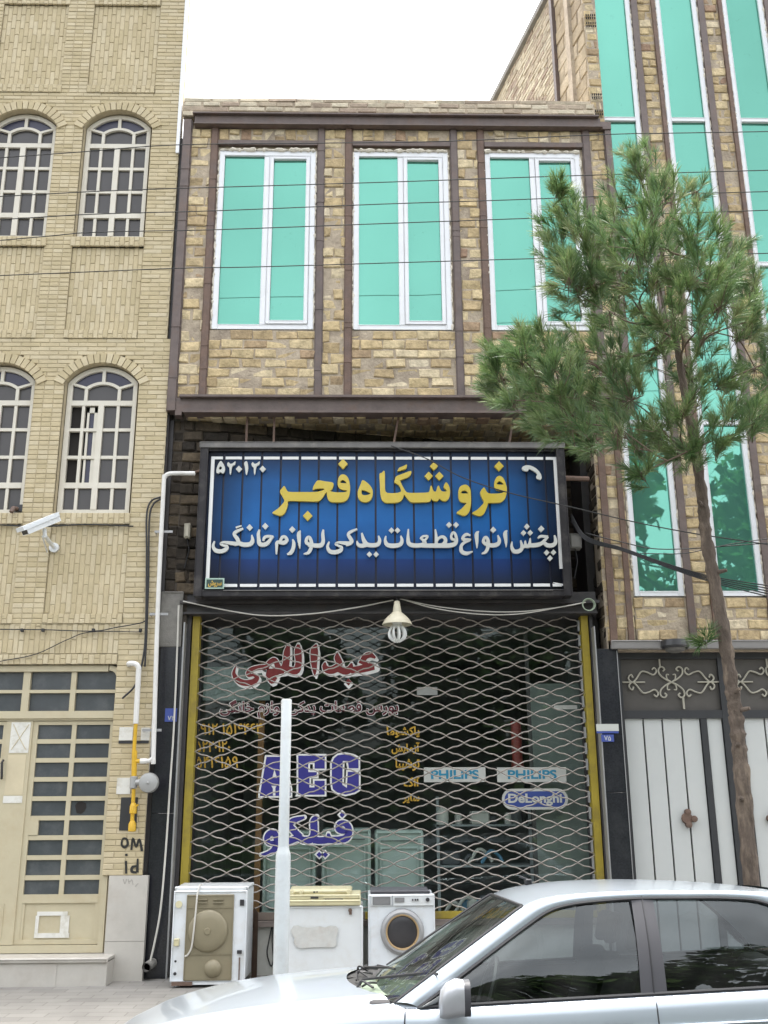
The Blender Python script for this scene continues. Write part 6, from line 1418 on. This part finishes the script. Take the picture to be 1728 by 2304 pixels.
# cowl, wipers, aerial
b0=screen(GS[:1],-.09,-.09,.0,.0)[0]; rows=[]; he=hood_pts(.19)
hc=[he[k] for k in range(1,28)]
for t in (-.1,0,.3,.7,1.05):
    r_=[]
    for k in range(27):
        h_=hc[k]; q=k/26*32; b_=[p for p in b0]+[Vector((p.x,2*YC-p.y,p.z)) for p in reversed(b0[:-1])]
        i_=min(31,int(q)); g=b_[i_].lerp(b_[i_+1],q-i_); p=h_.lerp(g,t); p.z-=.014*(1-t)+.012*math.sin(math.pi*max(0,min(1,t))); r_.append(p)
    rows.append(r_)
m=MB(); m.grid(rows); m.build('cowl_grille',mat('cowl_black',(.022,.022,.022),.7,var=.4,bump=.6,bscale=60),CAR)
m=MB()
for y0,y1,x1,z1 in ((.30,.62,.22,.735),(-.25,.25,.03,.72)):
    a=Vector((-.02,YC-y0,.645)); b=Vector((x1+.10,YC-y1,z1-.0)); m.tube([a,a+Vector((.02,0,.025)),b],.007,5); d=Vector((.05,-.30,.02)); m.tube([b-d,b,b+d*.6],.006,5)
for k in range(7):
    p=Vector((-.05+rnd.uniform(0,.05),YC-rnd.uniform(-.3,.45),.645)); m.tube(smooth_path([p,p+Vector((rnd.uniform(0,.06),rnd.uniform(-.1,.1),rnd.uniform(.015,.04))),p+Vector((rnd.uniform(.05,.1),rnd.uniform(-.15,.15),.01))],4),.006,5)
m.build('wiper',M_rubber,CAR)
m=MB(); m.rbox(.93,.97,-4.0,-3.95,1.10,1.135,.008); m.tube([(.95,-3.97,1.13),(.90,-3.97,1.15)],.008,6); m.build('aerial_base',M_rubber,CAR)
# interior
m=MB(); m.box(.15,2.6,YC-.74,YC+.74,.0,.03); m.box(.0,.16,YC-.72,YC+.72,.0,.60); m.box(2.3,2.6,YC-.72,YC+.72,.0,.62)
for s in (1,-1): m.add([cp(.2,.77,.02,s),cp(2.4,.77,.02,s),cp(2.4,.785,.66,s),cp(.2,.785,.595,s)],[(0,1,2,3)])
m.build('cabin_lining',M_carint,CAR,smooth=0)
m=MB(); m.rbox(.02,.42,YC-.70,YC+.70,.50,.625,.03); m.build('dashboard',M_carint,CAR)
m=MB(); m.add([(-.02,YC-.55,.63),(.30,YC-.60,.632),(.34,YC-.05,.632),(.0,YC+.1,.63)],[(0,1,2,3)]); m.build('dashboard_sheet',M_dash,CAR,smooth=0)
for y in (YC-.37,YC+.37):
    m=MB(); m.rbox(.75,1.25,y-.23,y+.23,.12,.32,.05)
    q=MB(); q.rbox(-.08,.08,y-.22,y+.22,.0,.50,.05); q.xf(lambda p:Vector((1.22+p.x+.34*p.z,p.y,.25+p.z))); m.add(q.v,q.f)
    q=MB(); q.rbox(-.045,.045,y-.13,y+.13,.0,.17,.035); q.xf(lambda p:Vector((1.42+p.x+.25*p.z,p.y,.78+p.z))); m.add(q.v,q.f); m.build('seat',M_carint,CAR)
m=MB(); m.rbox(1.75,2.3,YC-.62,YC+.62,.12,.34,.05); q=MB(); q.rbox(-.08,.08,YC-.6,YC+.6,.0,.42,.05); q.xf(lambda p:Vector((2.22+p.x+.3*p.z,p.y,.28+p.z))); m.add(q.v,q.f); m.build('rear_bench',M_carint,CAR)
m=MB(); m.tube([(.62+.17*.35*math.sin(R(a)),YC-.37+.18*math.cos(R(a)),.60+.17*math.sin(R(a))) for a in range(0,361,15)],.014,6); m.build('steering_wheel',M_rubber,CAR)

CAR.rotation_euler=(R(-2.1),0,0); CAR.location.z-=.03

# ---------------------------------------------------------------- the other side of the street (seen only in reflections)
def leafmat():
    m,t,o=nodes('broad_leaves'); L=t.links.new; a=nn(t,'ShaderNodeAttribute',attribute_name='rnd'); cr=nn(t,'ShaderNodeValToRGB'); cr.color_ramp.elements[0].color=(.03,.06,.02,1); cr.color_ramp.elements[1].color=(.09,.14,.05,1); L(a.outputs['Fac'],cr.inputs[0]); d=nn(t,'ShaderNodeBsdfDiffuse'); L(cr.outputs[0],d.inputs[0]); L(d.outputs[0],o.inputs[0]); return m
M_leaf=leafmat()
def leaves(m,c,r_,n,s):
    for k in range(n):
        q=Vector((rnd.gauss(0,1),rnd.gauss(0,1),rnd.gauss(0,1))); q=q.normalized()*(rnd.random()**.4); p=c+Vector((q.x*r_[0],q.y*r_[1],q.z*r_[2]))
        a=Vector((rnd.uniform(-1,1),rnd.uniform(-1,1),rnd.uniform(-1,1))).normalized()*s; b=a.cross(Vector((rnd.uniform(-1,1),rnd.uniform(-1,1),rnd.uniform(-1,1)))).normalized()*s*.7
        m.add([p-a,p+b,p+a,p-b],[(0,1,2,3)])
tm=MB(); tt=MB()
for x,h_,wd in ((-13,7.5,2.6),(-7.5,6.2,2.2),(-2.5,8.6,2.5),(2.5,8.2,2.4),(5.6,8.4,2.2),(9.3,13.2,2.6),(13.2,13.6,2.6),(16,9,2.6),(-18,8,2.6)):
    for k in range(9): leaves(tm,Vector((x+rnd.uniform(-.5,.5)*wd,-22+rnd.uniform(-1,1),h_*(.18+.09*k))),(wd*(1.25-.10*k),wd*.8,1.0),230,.26)
    tt.tube([(x,-22,-.25),(x+.2,-22,h_*.8)],[.16,.05],8)
o=tm.build('far_treeline',M_leaf,smooth=0,fix=False); o['kind']='stuff'
tt.build('trunks',M_bark,o)
hm=MB()
for k in range(5200):
    p=Vector((rnd.uniform(-16,16),-14.5+rnd.uniform(-.45,.45),rnd.uniform(-.25,.75)))
    a=Vector((rnd.uniform(-1,1),rnd.uniform(-1,1),rnd.uniform(-1,1))).normalized()*.09; b=a.cross(Vector((rnd.uniform(-1,1),rnd.uniform(-1,1),rnd.uniform(-1,1)))).normalized()*.07
    hm.add([p-a,p+b,p+a,p-b],[(0,1,2,3)])
hm.box(-16,16,-14.85,-14.15,-.25,.6)
o=hm.build('far_hedge',M_leaf,smooth=0,fix=False); o['kind']='stuff'
